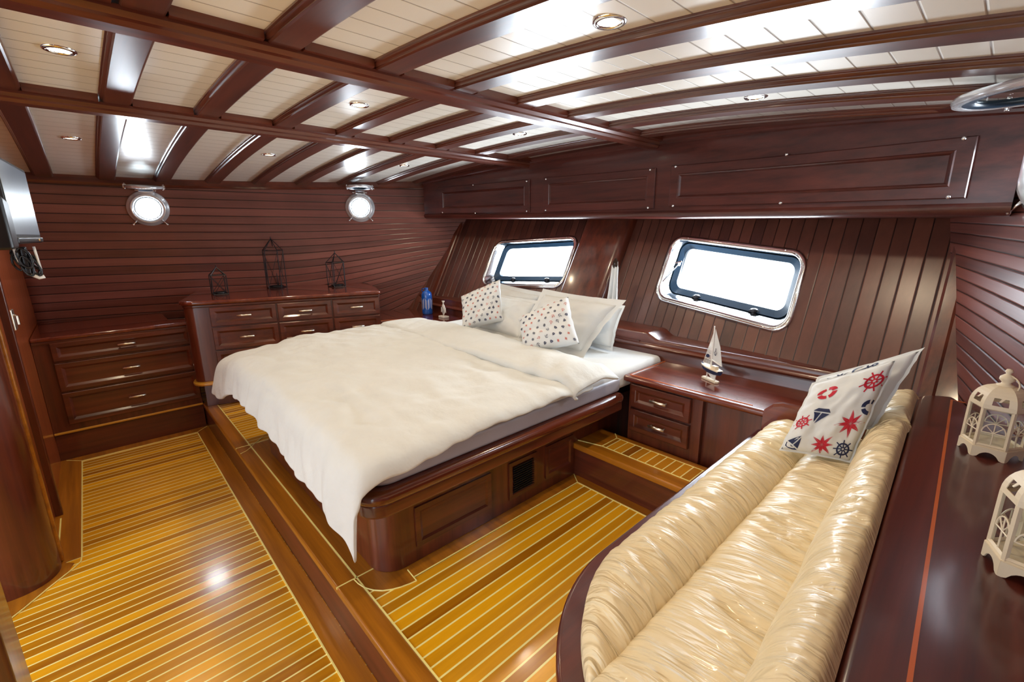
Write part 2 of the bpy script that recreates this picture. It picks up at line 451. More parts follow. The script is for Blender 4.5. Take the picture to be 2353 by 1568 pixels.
window(1, 0, 'smaller rectangular window behind the bed pillows with polished metal frame')
window(2, 1, 'larger rectangular window above the side table with polished metal frame')

# daylight lamps just outside each pane
def area(name, loc, rot_to, sx, sy, power, col=(.86, .92, 1)):
    l = bpy.data.lights.new(name, 'AREA'); l.shape = 'RECTANGLE'; l.size = sx; l.size_y = sy; l.energy = power; l.color = col
    o = bpy.data.objects.new(name, l); COL.objects.link(o); o.location = loc
    d = (Vector(rot_to)-Vector(loc)); o.rotation_euler = d.to_track_quat('-Z', 'Y').to_euler(); return o
for wi, pw in ((0, 26), (1, 30)):
    p0 = win_pt(wi, 0, 0, .17); p1 = p0+Vector((0, -1, .52*1)); p1 = p0+Vector((0, -1, .5))
    area('daylight', p0, p0+Vector((0, -1, .35)), WINS[wi][2]-.12, WINS[wi][3]-.06, pw)

# ---- portholes
def porthole(idx, f, y, z, sgn, label, r=.122, lid_r=None, lid=True):
    c0 = Vector((f(y, z), y, z))
    dy = Vector((f(y+.02, z)-f(y-.02, z), .04, 0)).normalized()
    dz = Vector((f(y, z+.02)-f(y, z-.02), 0, .04)).normalized()
    nrm = dy.cross(dz).normalized()
    if nrm.x*sgn < 0: nrm = -nrm
    M = Matrix((dy, dz, nrm)).transposed()
    root = bpy.data.objects.new('window_%d' % idx, None); COL.objects.link(root); root.location = c0; struct(root); root['label'] = label
    def P(a, b_, d=0): return c0+dy*a+dz*b_+nrm*d
    mb = MB(); mb.lathe([(r+.018, -.02), (r+.018, .006), (r+.012, .014), (r-.004, .018), (r-.008, .026), (r-.014, .030), (r-.022, .028), (r-.030, .018), (r-.034, .008), (r-.036, -.05)], c0, 40, M=M, caps=False)
    obj('rim', mb, silver, root, smooth=True)
    mb = MB(); mb.lathe([(r-.034, .014), (r-.040, .016), (r-.041, .012)], c0, 40, M=M, caps=False); obj('gasket', mb, rubber, root, smooth=True)
    mb = MB(); mb.add([P((r-.036)*math.cos(2*PI*k/40), (r-.036)*math.sin(2*PI*k/40), .012) for k in range(40)], [tuple(range(40))]); obj('pane', mb, skyglass, root)
    for a in (-.72, .72):
        for s_ in (1,):
            pass
        mb = MB(); q0 = P(math.sin(a)*r*.98, -math.cos(a)*r*.98, .02); q1 = P(math.sin(a)*(r+.045), -math.cos(a)*(r+.045), .035)
        mb.tube([q0, q1], [.006, .004], 8); mb.lathe([(.004, -.008), (.009, -.004), (.009, .004), (.004, .008)], q1, 8, M=M)
        obj('dog_bolt', mb, chrome, root, smooth=True)
    if lid:
        R_ = lid_r or r*.98
        h0 = P(0, r+.02, .03)
        if sgn < 0: h0 = Vector((xs(2.09, 1.98)-.03, 2.09, 1.985))
        mb = MB(); mb.box((h0.x-.02, h0.y-.05, h0.z-.014), (h0.x+.02, h0.y+.05, h0.z+.014)); mb.tube([h0+dy*-.07, h0+dy*.07], .008, 8)
        obj('hinge', mb, chrome, root, bevel=.003)
        up = (nrm*1.0+Vector((0, 0, .10))).normalized()
        cl = h0+up*(R_+.015)+Vector((0, 0, .03))
        if sgn < 0: cl = Vector((0.0, 2.11, 1.995)); R_ = .19; up = Vector((-1, 0, .02)).normalized()
        nn = dy.cross(up).normalized()
        if nn.z < 0: nn = -nn
        ML = Matrix((dy, up, nn)).transposed()
        mb = MB(); mb.lathe([(R_, -.010), (R_+.004, 0), (R_, .012), (R_-.022, .014), (R_-.026, .004), (R_-.022, -.012), (R_, -.010)], cl, 40, M=ML, caps=False)
        L_ = obj('lid_ring', mb, silver, root, smooth=True)
        mb = MB(); mb.lathe([(R_-.020, -.010), (R_-.050, -.008), (R_-.052, .008), (R_-.020, .010)], cl, 40, M=ML, caps=False); obj('lid_gasket', mb, rubber, root, smooth=True)
        mb = MB(); mb.lathe([(.0005, 0), (R_-.022, 0), (R_-.022, .006), (.0005, .006)], cl, 40, M=ML, caps=False); obj('lid_glass', mb, glass, root, smooth=False)
        for s_ in (-1, 1):
            q = cl+dy*(s_*R_*.98)
            mb = MB(); mb.box((q.x-.012, q.y-.012, q.z-.012), (q.x+.012, q.y+.012, q.z+.016)); mb.lathe([(.007, -.02), (.007, .024)], q, 8)
            obj('lug', mb, chrome, root, bevel=.003)
    return root, c0, nrm
skyglass = glass
# real openings in the hull sides at the portholes
def cutter(c0, nrm, r):
    mb = MB(); q = nrm.to_track_quat('Z', 'Y').to_matrix(); mb.lathe([(r, -.25), (r, .12)], c0, 40, M=q)
    me = bpy.data.meshes.new('cut'); me.from_pydata(mb.v, [], mb.f); fixn(me); return bpy.data.objects.new('cut', me)
def hole(wall, c0, nrm, r):
    cut = cutter(c0, nrm, r); COL.objects.link(cut)
    q = wall.modifiers.new('hole', 'BOOLEAN'); q.object = cut; q.operation = 'DIFFERENCE'; q.solver = 'EXACT'
    dg = bpy.context.evaluated_depsgraph_get(); ev = wall.evaluated_get(dg); me = bpy.data.meshes.new_from_object(ev)
    wall.modifiers.clear(); wall.data = me; bpy.data.objects.remove(cut)
for (i, w_, f, y, z, sg, lb, r_, lr) in ((3, wp, xp, .445, 1.832, 1, 'round chrome porthole on the port wall nearest the television', .128, .125),
        (4, wp, xp, 2.11, 1.868, 1, 'round chrome porthole on the port wall above the wire cage lanterns', .124, .12),
        (5, ws, xs, 2.44, 1.82, -1, 'round chrome porthole on the starboard wall cut by the right frame edge', .165, .155)):
    rt, c0, nrm = porthole(i, f, y, z, sg, lb, r=r_, lid_r=lr)
    hole(w_, c0, nrm, r_-.028)
    area('daylight', c0-nrm*.14, c0+nrm, .26, .26, 7)

# ---- forward partition, left edge of the picture
def wallbox(name, a, b, m, bev=.0, label=None):
    mb = MB(); mb.box(a, b); o = obj(name, mb, m, bevel=bev); return o
struct(wallbox('wall_forward', (-5.4, -.46, 0), (-2.95, -.385, 2.2), wood('orange_lit_mahogany_z', (.26, .05, .016), (.50, .115, .03), 'Z', rough=.3)))  # orange light on the partition is put into this brighter wood colour

# ================================================================== CEILING JOINERY
# beams
BY = [-.55, -.20, .15, .50, .854, 1.20, 1.545, 1.90, 2.25, 2.58]
BW = .115
nth = ['', '', 'beam crossing the deckhead nearest the camera above the left corner', 'second beam from the camera', 'third beam from the camera', 'fourth beam from the camera', 'fifth beam from the camera', 'fourth beam from the stern valance', 'second beam from the stern valance', 'beam next to the stern valance']
labs = {-.55: 'cambered mahogany ceiling beam farthest from the stern, at the extreme left', -.20: 'cambered mahogany ceiling beam directly above the wall television',
 .15: 'cambered mahogany ceiling beam just left of the bigger porthole', .50: 'cambered mahogany ceiling beam ending above the right edge of the bigger porthole',
 .854: 'cambered mahogany ceiling beam ending over the smallest wire cage lantern', 1.20: 'cambered mahogany ceiling beam, fifth from the stern valance, over the tallest cage lantern',
 1.545: 'cambered mahogany ceiling beam, fourth from the stern valance', 1.90: 'cambered mahogany ceiling beam, third from the stern valance', 2.25: 'cambered mahogany ceiling beam, second from the stern valance',
 2.58: 'cambered mahogany ceiling beam closest to the stern valance'}
prof = [(0, .012), (0, -.006), (.005, -.008), (.005, -.011), (.008, -.015), (.013, -.018), (.015, -.019), (.015, -.022), (.019, -.027), (BW-.010, -.027), (BW-.004, -.024), (BW, -.018), (BW, .012)]
for y0 in BY:
    mb = MB(); N = 40
    xl = xp(min(max(y0, -.4), 2.9), 2.1)+.006; xr = min(xs(y0+BW, 2.08)-.006, 1.2)
    def pr(i):
        x = xl+(xr-xl)*i/N; return [(x, y0+a, zc(x)+b_) for a, b_ in prof]
    mb.sweep(pr, N+1)
    o = obj('ceiling_beam', mb, mah_beam, smooth=False)
    shade(o, 24)
    tag(o, labs[y0], 'beam', 'cambered beams across the deckhead')
# longitudinal carlings with fillers
def carling(xc, label, yend):
    root = thing('deckhead_carling', label, 'beam', (xc, -.5, zc(xc)-.05), 'fore and aft carlings below the beams')
    mb = MB(); zz = zc(xc)-.027
    P_ = [(-.052, .002), (-.052, -.010), (-.046, -.016), (-.040, -.022), (-.040, -.030), (-.032, -.042), (.032, -.042), (.040, -.030), (.040, -.022), (.046, -.016), (.052, -.010), (.052, .002)]
    def pr(i): y = -1.6+(yend+1.6)*i/10; return [(xc+a, y, zz+b_) for a, b_ in P_]
    mb.sweep(pr, 11); o = obj('rail', mb, mah_y)
    o.parent = root; o.location = -root.location; shade(o, 24)
    ys = [-1.6]+[y for y in BY]; 
    for k in range(len(BY)):
        a = (BY[k-1]+BW) if k else -1.6; b_ = BY[k]
        if b_-a < .02: continue
        mb = MB(); mb.box((xc-.075, a+.001, zz-.002), (xc+.075, b_-.001, zc(xc)+.002)); obj('filler_block', mb, mah_y, root)
    mb = MB(); mb.box((xc-.075, BY[-1]+BW+.001, zz-.002), (xc+.075, yend, zc(xc)+.002)); obj('filler_block', mb, mah_y, root)
carling(-1.70, 'fore and aft carling rail under the ceiling beams, running over the bed side', 2.845)
carling(-2.90, 'fore and aft carling rail under the ceiling beams, nearer the port wall', 2.86)

# downlights
LP = [(-3.84, .045, 'recessed round downlight near the upper left corner above the porthole wall'), (-3.76, 1.09, 'recessed round downlight in the port bay between television and second porthole'), (-3.66, 2.13, 'recessed round downlight in the port bay nearest the stern'),
      (-2.28, .045, 'recessed round downlight in the middle bay at the upper left of the room'), (-2.26, 1.09, 'recessed round downlight in the middle bay over the foot of the bed'), (-2.22, 2.13, 'recessed round downlight in the middle bay nearest the stern windows'),
      (-.82, 1.12, 'largest recessed round downlight, at the top centre above the sofa aisle'), (-.82, 2.15, 'recessed round downlight closest to the stern valance on the right')]
d0 = None
for x, y, lb in LP+[(-.82, .045, None)]:
    z = zc(x)
    if lb:
        if d0 is None:
            root = thing('downlight', lb, 'light', (x, y, z), 'recessed downlights in the deckhead')
            mb = MB(); mb.lathe([(.046, .004), (.046, -.003), (.043, -.006), (.034, -.007), (.031, -.003), (.031, .004)], (x, y, z), 32, caps=False); r1 = obj('bezel', mb, chrome, root, smooth=True)
            mb = MB(); mb.lathe([(.0005, -.002), (.031, -.002)], (x, y, z), 32, caps=False); r2 = obj('lens', mb, lampm, root)
            d0 = (root, [r1, r2])
        else:
            root = d0[0].copy(); COL.objects.link(root); root.location = (x, y, z); root['label'] = lb
            for c_ in d0[1]:
                k = c_.copy(); COL.objects.link(k); k.parent = root
    l = bpy.data.lights.new('downlight_lamp', 'SPOT'); l.energy = 12; l.color = (1.0, .80, .54); l.spot_size = math.radians(150); l.spot_blend = .8; l.shadow_soft_size = .03
    o = bpy.data.objects.new('downlight_lamp', l); COL.objects.link(o); o.location = (x, y, z-.02)

# ---- stern valance (boxed cable trunk with three removable panels)
root = thing('stern_valance', 'long boxed mahogany valance over the stern windows with three screwed panels', 'valance', (-2.15, yV(-2.15), 1.9))
mb = MB(); N = 36
def pr(i):
    x = -4.19+(4.17)*i/N; y = yV(x); zb = zVb(x); zt = zc(x)+.004
    yb = y+.42
    r_ = .035
    pts = [(x, yb, zt), (x, y-.002, zt), (x, y-.022, zt-.004), (x, y-.026, zt-.022), (x, y-.012, zt-.034), (x, y-.010, zt-.045), (x, y, zt-.052), (x, y, zb+.05)]
    for k in range(6):
        a = k*PI/2/5; pts.append((x, y+r_-r_*math.cos(a)-.012, zb+r_-r_*math.sin(a)))
    pts.append((x, yb, zb))
    return pts
mb.sweep(pr, N+1); o = shade(obj('fascia', mb, mah_val, root), 30)
def vpanel(x0, x1, zt0, zt1, zb0, zb1, screws, label):
    mb = MB()
    def P(u, v, d):
        x = x0+(x1-x0)*u; zt = zt0+(zt1-zt0)*u; zb = zb0+(zb1-zb0)*u
        return (x, yV(x)-d, zb+(zt-zb)*v)
    L_ = x1-x0; H = zt0-zb0
    N = 12
    def ring(mu, mv, d):
        U0, U1, V0, V1 = mu/L_, 1-mu/L_, mv/H, 1-mv/H; r_ = []
        for k in range(N): r_.append(P(U0+(U1-U0)*k/N, V0, d))
        r_.append(P(U1, V0, d))
        for k in range(N): r_.append(P(U1-(U1-U0)*k/N, V1, d))
        r_.append(P(U0, V1, d)); return r_
    rings = [ring(0, 0, -.005), ring(0, 0, .010), ring(.004, .004, .014), ring(.055, .05, .014), ring(.060, .055, .018), ring(.066, .061, .014), ring(.074, .068, .004)]
    n_ = len(rings[0]); v = [p for r_ in rings for p in r_]; f = []
    for i in range(len(rings)-1):
        for k in range(n_): f.append((i*n_+k, i*n_+(k+1) % n_, (i+1)*n_+(k+1) % n_, (i+1)*n_+k))
    o_ = (len(rings)-1)*n_
    for k in range(N): f.append((o_+k, o_+k+1, o_+2*N-k, o_+(2*N+1-k) if k else o_+2*N+1))
    mb.add(v, f); pn = obj('access_panel', mb, mah_val, root, label=label)
    for sx, sz in screws:
        m2 = MB(); q = Matrix.Rotation(PI/2, 3, 'X')
        m2.lathe([(.009, 0), (.009, .003), (.006, .007), (.0015, .009)], (sx, yV(sx)-.014, sz), 12, M=q)
        s_ = obj('screw', m2, chrome, pn, smooth=True)
        s_.location = (0, 0, 0)
vpanel(-3.98, -2.85, 2.055, 2.045, 1.80, 1.778, [(-3.52, 2.045), (-3.5, 1.79), (-2.88, 2.03), (-2.88, 1.785), (-3.93, 1.81)], 'leftmost panel')
vpanel(-2.70, -1.67, 2.045, 2.012, 1.774, 1.754, [(-2.67, 2.03), (-2.67, 1.785), (-1.71, 2.005), (-1.71, 1.762)], 'short middle panel')
vpanel(-1.555, -.15, 2.012, 1.95, 1.762, 1.72, [(-1.52, 2.003), (-1.52, 1.765), (-.86, 1.985), (-.86, 1.745), (-.19, 1.945), (-.2, 1.728)], 'long right panel')

# ---- pillar between the windows
mb = MB()
def pr(i):
    z = .75+1.05*i/6; c_ = []
    x0, x1, d = -2.50, -2.07, .10
    for k in range(5): a = k*PI/2/4; c_.append((x0+.02-.02*math.cos(a), -d+.02-.02*math.sin(a)))
    for k in range(7): a = k*PI/2/6; c_.append((x1-.06+.06*math.sin(a), -d+.06-.06*math.cos(a)))
    c_.append((x1, .02)); c_.append((x0, .02)); sh = .03*(z-.95)/.7
    return [(x+sh, yS(x, z)+b_, z) for x, b_ in c_]
mb.sweep(pr, 7); o = obj('trim_9', mb, mah_z); struct(o)
for pl in o.data.polygons: pl.use_smooth = len(pl.vertices) == 4
o.data.set_sharp_from_angle(angle=math.radians(40))
for nm, x0, lean in (('trim_10', -4.10, .05), ('trim_11', -.14, 0)):
    mb = MB(); mb.sweep(lambda i, x0=x0: [(x0+a, yS(x0+a, .7+1.1*i/4)+b_, .7+1.1*i/4) for a, b_ in (((-.03, .01), (-.03, -.02), (-.02, -.028), (.02, -.028), (.03, -.02), (.03, .01)) if x0 < -1 else ((-.03, .01), (-.03, -.02), (-.02, -.028), (.02, -.028), (.03, -.02), (.16, -.012), (.16, .01)))], 5)
    struct(obj(nm, mb, mah_z))

# ================================================================== HEADBOARD LEDGE (stern shelf backboard)
root = thing('headboard_rail', 'stepped mahogany backboard rail running under the stern windows behind the bed', 'ledge', (-2.2, 2.6, .8))
mb = MB()
def backprof(x, top):
    y = 2.59
    return [(x, y, .55), (x, y, .855), (x, y+.004, .862), (x, y-.016, .868), (x, y-.022, .880), (x, y-.016, .892), (x, y+.004, .897), (x, y+.006, top-.012), (x, y+.012, top-.002), (x, y+.022, top), (x, yS(x, top)+.005, top), (x, yS(x, .55)+.02, .55)]
xsn = [-4.34, -3.9, -3.3, -2.8, -2.3, -1.9, -1.60]+[-1.53+.011*k for k in range(11)]+[ -1.3, -1.0, -.7, -.4, -.1, .1]
def topz(x):
    if x < -1.53: return .962
    if x > -1.42: return .925
    return .925+.037*(.5+.5*math.cos(PI*(x+1.53)/.11))
mb.sweep(lambda i: backprof(xsn[i], topz(xsn[i])), len(xsn)); o = obj('backboard', mb, mah_x, root)
o.data.set_sharp_from_angle(angle=math.radians(50))
mb = MB()
for x0, x1 in ((-3.4, -1.56),): mb.box((x0, 2.583, .872), (x1, 2.590, .905)); 
obj('moulded_strip', mb, mah_x, root, bevel=.003)

# ================================================================== DRAWER FRONTS
def drawer(root, fr, u0, u1, z0, z1, mat, hw=.052, hz=None, handle=True, t_=.018, bw=.030):
    """fr(u, n, z) -> world"""
    mb = MB()
    def ring(m, d): return [fr(u0+m, d, z0+m), fr(u1-m, d, z0+m), fr(u1-m, d, z1-m), fr(u0+m, d, z1-m)]
    rings = [ring(0, -.01), ring(0, t_-.004), ring(.004, t_), ring(bw, t_), ring(bw+.004, t_-.002), ring(bw+.016, t_-.013), ring(bw+.018, t_-.014)]
    v = [p for r_ in rings for p in r_]; f = []
    for i in range(len(rings)-1):
        for k in range(4): f.append((i*4+k, i*4+(k+1) % 4, (i+1)*4+(k+1) % 4, (i+1)*4+k))
    o_ = (len(rings)-1)*4; f.append((o_, o_+1, o_+2, o_+3)); mb.add(v, f)
    d = obj('drawer', mb, mat, root)
    if handle:
        uc = (u0+u1)/2; zc_ = hz if hz else (z0+z1)/2+.002
        mb = MB(); s = t_-.014
        mb.tube([fr(uc-hw, s+.026, zc_), fr(uc, s+.027, zc_), fr(uc+hw, s+.026, zc_)], .0075, 10)
        for q in (-hw*.8, hw*.8): mb.tube([fr(uc+q, s-.002, zc_), fr(uc+q, s+.025, zc_)], .004, 8)
        h = obj('handle', mb, brushed, d, smooth=True); h.location = (0, 0, 0)
    return d
def plane_frame(a, b):
    a = Vector((*a, 0)); b = Vector((*b, 0)); u = (b-a).normalized(); n = Vector((u.y, -u.x, 0))
    return lambda U, N_, z: a+u*U+n*N_+Vector((0, 0, z))

def rounded_slab(mb, outline, z0, z1, r, front_only=True):
    pass
def topslab(name, root, pts, z0, z1, mat, bev=.012):
    mb = MB(); mb.prism(pts, z0, z1); return obj(name, mb, mat, root, bevel=bev, seg=4, ang=50)

# ---- low chest (port forward)
root = thing('low_chest', 'lower three-drawer mahogany chest beside the forward partition on the port side', 'chest of drawers', (-4.6, .1, .21))
fr = plane_frame((-4.45, -.35), (-4.45, .52))
mb = MB(); mb.box((-5.10, -.383, .212), (-4.452, .40, .875)); mb.box((-4.60, -.383, .212), (-4.45, .52, .875)); obj('carcass', mb, mah_z, root)
topslab('top', root, [(-5.30, -.384), (-4.425, -.384), (-4.425, .53), (-4.6, .53), (-4.6, .415), (-5.18, .415)], .895, .925, mah_top)
mb = MB(); mb.box((-4.60, -.384, .873), (-4.438, .525, .897)); obj('moulding', mb, mah_y, root, bevel=.006)
for z0, z1 in ((.742, .878), (.522, .728), (.272, .508)): drawer(root, fr, .055, .868, z0, z1, mah_y)
mb = MB(); mb.box((-4.60, -.384, .0), (-4.462, .52, .208)); o = obj('plinth', mb, mah_y, root)
mb = MB(); mb.box((-4.60, -.384, .206), (-4.44, .52, .222)); obj('base_strip', mb, nosing, root, bevel=.004)

# ---- dresser (nine drawers)
root = thing('dresser', 'taller mahogany dresser with three columns of drawers under the wire cage lanterns', 'dresser', (-4.3, 1.2, .21))
fr = plane_frame((-4.3, .47), (-3.85, 1.9))
u = Vector((.45, 1.43, 0)).normalized(); nrm_ = Vector((u.y, -u.x, 0))
mb = MB()
A0 = Vector((-4.3, .47, 0))
def rc(u_, n_): p = fr(u_, n_, 0); return (p.x, p.y)
corner = [rc(.08-.08*math.cos(a), -.08+.08*math.sin(a)) for a in [k*PI/2/6 for k in range(7)]]
body = [rc(1.50, -.55), rc(0, -.78), rc(0, -.3)]+corner+[rc(1.50, 0)]
mb.prism(body, .44, 1.05); mb.prism([rc(1.47, -.5), rc(.05, -.6), rc(.05, -.06), rc(1.47, -.06)], .212, .44)
obj('carcass', mb, mah_z, root, bevel=.003)
corner2 = [rc(.085-.11*math.cos(a), -.085+.11*math.sin(a)) for a in [k*PI/2/6 for k in range(7)]]
c3 = [rc(1.50+.0*math.sin(a), .025-.0*a) for a in (0,)]
topp = [rc(1.515, -.78), rc(.25, -.86), rc(-.025, -.80), rc(-.025, -.3)]+corner2+[rc(1.49, .025), rc(1.515, .012), rc(1.52, -.02)]
topslab('top', root, topp, 1.070, 1.104, mah_top, .014)
mb = MB(); mb.prism([rc(1.505, -.5), rc(-.005, -.7), rc(-.005, -.3)]+[rc(.082-.088*math.cos(a), -.082+.088*math.sin(a)) for a in [k*PI/2/6 for k in range(7)]]+[rc(1.505, .008)], 1.048, 1.071); obj('moulding', mb, mah_y, root, bevel=.006)
for (a, b_) in ((.182, .652), (.664, 1.085), (1.098, 1.492)):
    for z0, z1 in ((.893, 1.044), (.700, .882), (.480, .689)): drawer(root, fr, a, b_, z0, z1, mah_y)
mb = MB(); mb.prism([rc(1.5, -.1), rc(-.02, -.15)]+[rc(.08-.10*math.cos(a), -.08+.13*math.sin(a)) for a in [k*PI/2/6 for k in range(7)]]+[rc(1.5, .05)], .418, .440); obj('base_strip', mb, nosing, root, bevel=.006)

# ---- port side shelf counter
root = thing('corner_counter', 'low L-shaped mahogany counter between dresser and bed head, under the blue bottle', 'counter', (-3.9, 2.3, .21))
cp = [(-3.35, 2.588), (-3.35, 2.20), (-3.62, 2.20), (-3.80, 2.20), (-3.84, 2.17), (-3.87, 2.06), (-3.93, 1.93), (-4.62, 1.93), (-4.32, 2.588)]
topslab('top', root, cp, .772, .802, mah_top, .010)
mb = MB(); mb.prism([(-3.40, 2.58), (-3.40, 2.24), (-3.86, 2.24), (-3.91, 2.10), (-3.96, 1.96), (-4.5, 1.96), (-4.32, 2.58)], .212, .773); obj('cabinet', mb, mah_z, root, bevel=.004)
mb = MB(); mb.tube([(-3.36, 2.222, .8025), (-3.795, 2.222, .8025), (-3.85, 2.18, .8025), (-3.95, 1.95, .8025)], .003, 6); obj('inlay', mb, inlay_red, root)

# ---- stern step
root = thing('stern_step', 'teak step with pale inlay below the side table drawers', 'step', (-1.1, 2.0, .212))
mb = MB(); mb.box((-1.535, 1.905, .212), (-.62, 2.16, .40)); obj('riser', mb, mah_x, root)
mb = MB(); mb.box((-1.535, 1.885, .385), (-.62, 2.165, .42)); obj('frame', mb, teak_bx, root, bevel=.006)
mb = MB(); mb.box((-1.385, 1.972, .41), (-.84, 2.112, .4212)); obj('strip_panel', mb, teak_step, root)
mb = MB()
mb.box((-1.390, 1.966, .41), (-.7, 1.972, .4222)); mb.box((-1.390, 2.112, .41), (-.86, 2.118, .4222)); mb.box((-1.390, 1.969, .41), (-1.384, 2.116, .4222))
mb.tube([(-1.387, 2.115, .4205), (-1.43, 2.16, .4205)], .003, 6); mb.tube([(-1.387, 1.969, .4205), (-1.53, 1.93, .4205)], .003, 6)
mb.tube([(-.86, 2.115, .4205), (-.835, 2.08, .4205), (-.80, 2.08, .4205), (-.78, 2.12, .4205)], .003, 6)
obj('inlay', mb, inlay, root)

# ---- side table by the sofa
root = thing('side_cabinet', 'mahogany side cabinet with two drawers carrying the model sailboat', 'cabinet', (-1.0, 2.3, .21))
fr = plane_frame((-1.37, 2.175), (-.6, 2.175))
mb = MB(); mb.box((-1.36, 2.18, .212), (-.93, 2.575, .772)); mb.box((-.94, 2.21, .212), (-.10, 2.575, .772)); obj('carcass', mb, mah_z, root, bevel=.003)
topslab('top', root, [(-1.405, 2.587), (-1.405, 2.17), (-1.39, 2.150), (-.2, 2.150), (-.2, 2.587)], .768, .802, mah_top, .012)
drawer(root, fr, .030, .385, .625, .760, mah_x, hw=.048); drawer(root, fr, .030, .385, .478, .612, mah_x, hw=.048)
mb = MB(); mb.tube([(-1.365, 2.58, .8025), (-1.365, 2.185, .8025), (-.7, 2.185, .8025)], .0028, 6); obj('inlay', mb, inlay_red, root)

# ================================================================== BED
root = thing('bed', 'built-in mahogany bed base with rounded side rail and louvred vent', 'bed', (-2.35, 1.6, .21))
def rpoly(x0, x1, y0, y1, r, n=6):
    p = []
    for cx, cy, a0 in ((x1-r, y0+r, -PI/2), ):
        for k in range(n+1): a = a0+k*PI/2/n; p.append((cx+r*math.cos(a), cy+r*math.sin(a)))
    p += [(x1, y1), (x0, y1)]
    for k in range(n+1): a = PI+k*PI/2/n; p.append((x0+r+r*math.cos(a), y0+r+r*math.sin(a)))
    return p
mb = MB(); mb.prism(rpoly(-3.17, -1.53, .675, 2.5, .11, 8), .212, .60); o = obj('base', mb, mah_z, root, bevel=.003)
mb = MB(); mb.prism(rpoly(-3.35, -1.36, .565, 2.115, .09, 8), .605, .665); obj('side_rail', mb, mah_y, root, bevel=.012, seg=3, ang=50)
mb = MB(); mb.prism(rpoly(-3.38, -1.345, .55, 2.115, .11, 8), .655, .715); obj('top_rail', mb, mah_top_y, root, bevel=.028, seg=5, ang=50)
frb = plane_frame((-1.53, .7), (-1.53, 2.1))
def recess(root, fr, u0, u1, z0, z1, name='side_panel', b=.022):
    mb = MB()
    def ring(m, d): return [fr(u0+m, d, z0+m), fr(u1-m, d, z0+m), fr(u1-m, d, z1-m), fr(u0+m, d, z1-m)]
    rings = [ring(0, -.004), ring(0, .008), ring(b, .008), ring(b+.010, .003), ring(b+.012, .002)]
    v = [p for r_ in rings for p in r_]; f = []
    for i in range(len(rings)-1):
        for k in range(4): f.append((i*4+k, i*4+(k+1) % 4, (i+1)*4+(k+1) % 4, (i+1)*4+k))
    o_ = (len(rings)-1)*4; f.append((o_, o_+1, o_+2, o_+3)); mb.add(v, f); return obj(name, mb, mah_y, root)
recess(root, frb, .14, .56, .285, .475); recess(root, frb, .95, 1.18, .285, .475)
vt = recess(root, frb, .68, .88, .27, .475, 'vent_frame')
mb = MB(); mb.box((-1.535, 1.40, .292), (-1.527, 1.56, .453)); 
for k in range(12):
    z = .298+k*.0128; mb.add([(-1.527, 1.405, z), (-1.515, 1.405, z+.007), (-1.515, 1.555, z+.007), (-1.527, 1.555, z), (-1.527, 1.405, z+.003), (-1.515, 1.405, z+.010), (-1.515, 1.555, z+.010), (-1.527, 1.555, z+.003)], [(0,1,2,3),(4,7,6,5),(1,5,6,2),(0,4,5,1),(3,2,6,7)])
g = obj('louvre', mb, black, vt); g.location = (0, 0, 0)

def nz(p, s=1.0): return noise.noise(Vector(p)*s)
# mattress
mb = MB(); mb.prism(rpoly(-3.33, -1.385, .60, 2.585, .09, 6), .717, .838)
o = MATT = obj('mattress', mb, [cloth_w], bevel=.035, seg=4, ang=50)
tag(o, 'pale fitted-sheet mattress on the wooden bed base, showing at the bed head corner', 'mattress')

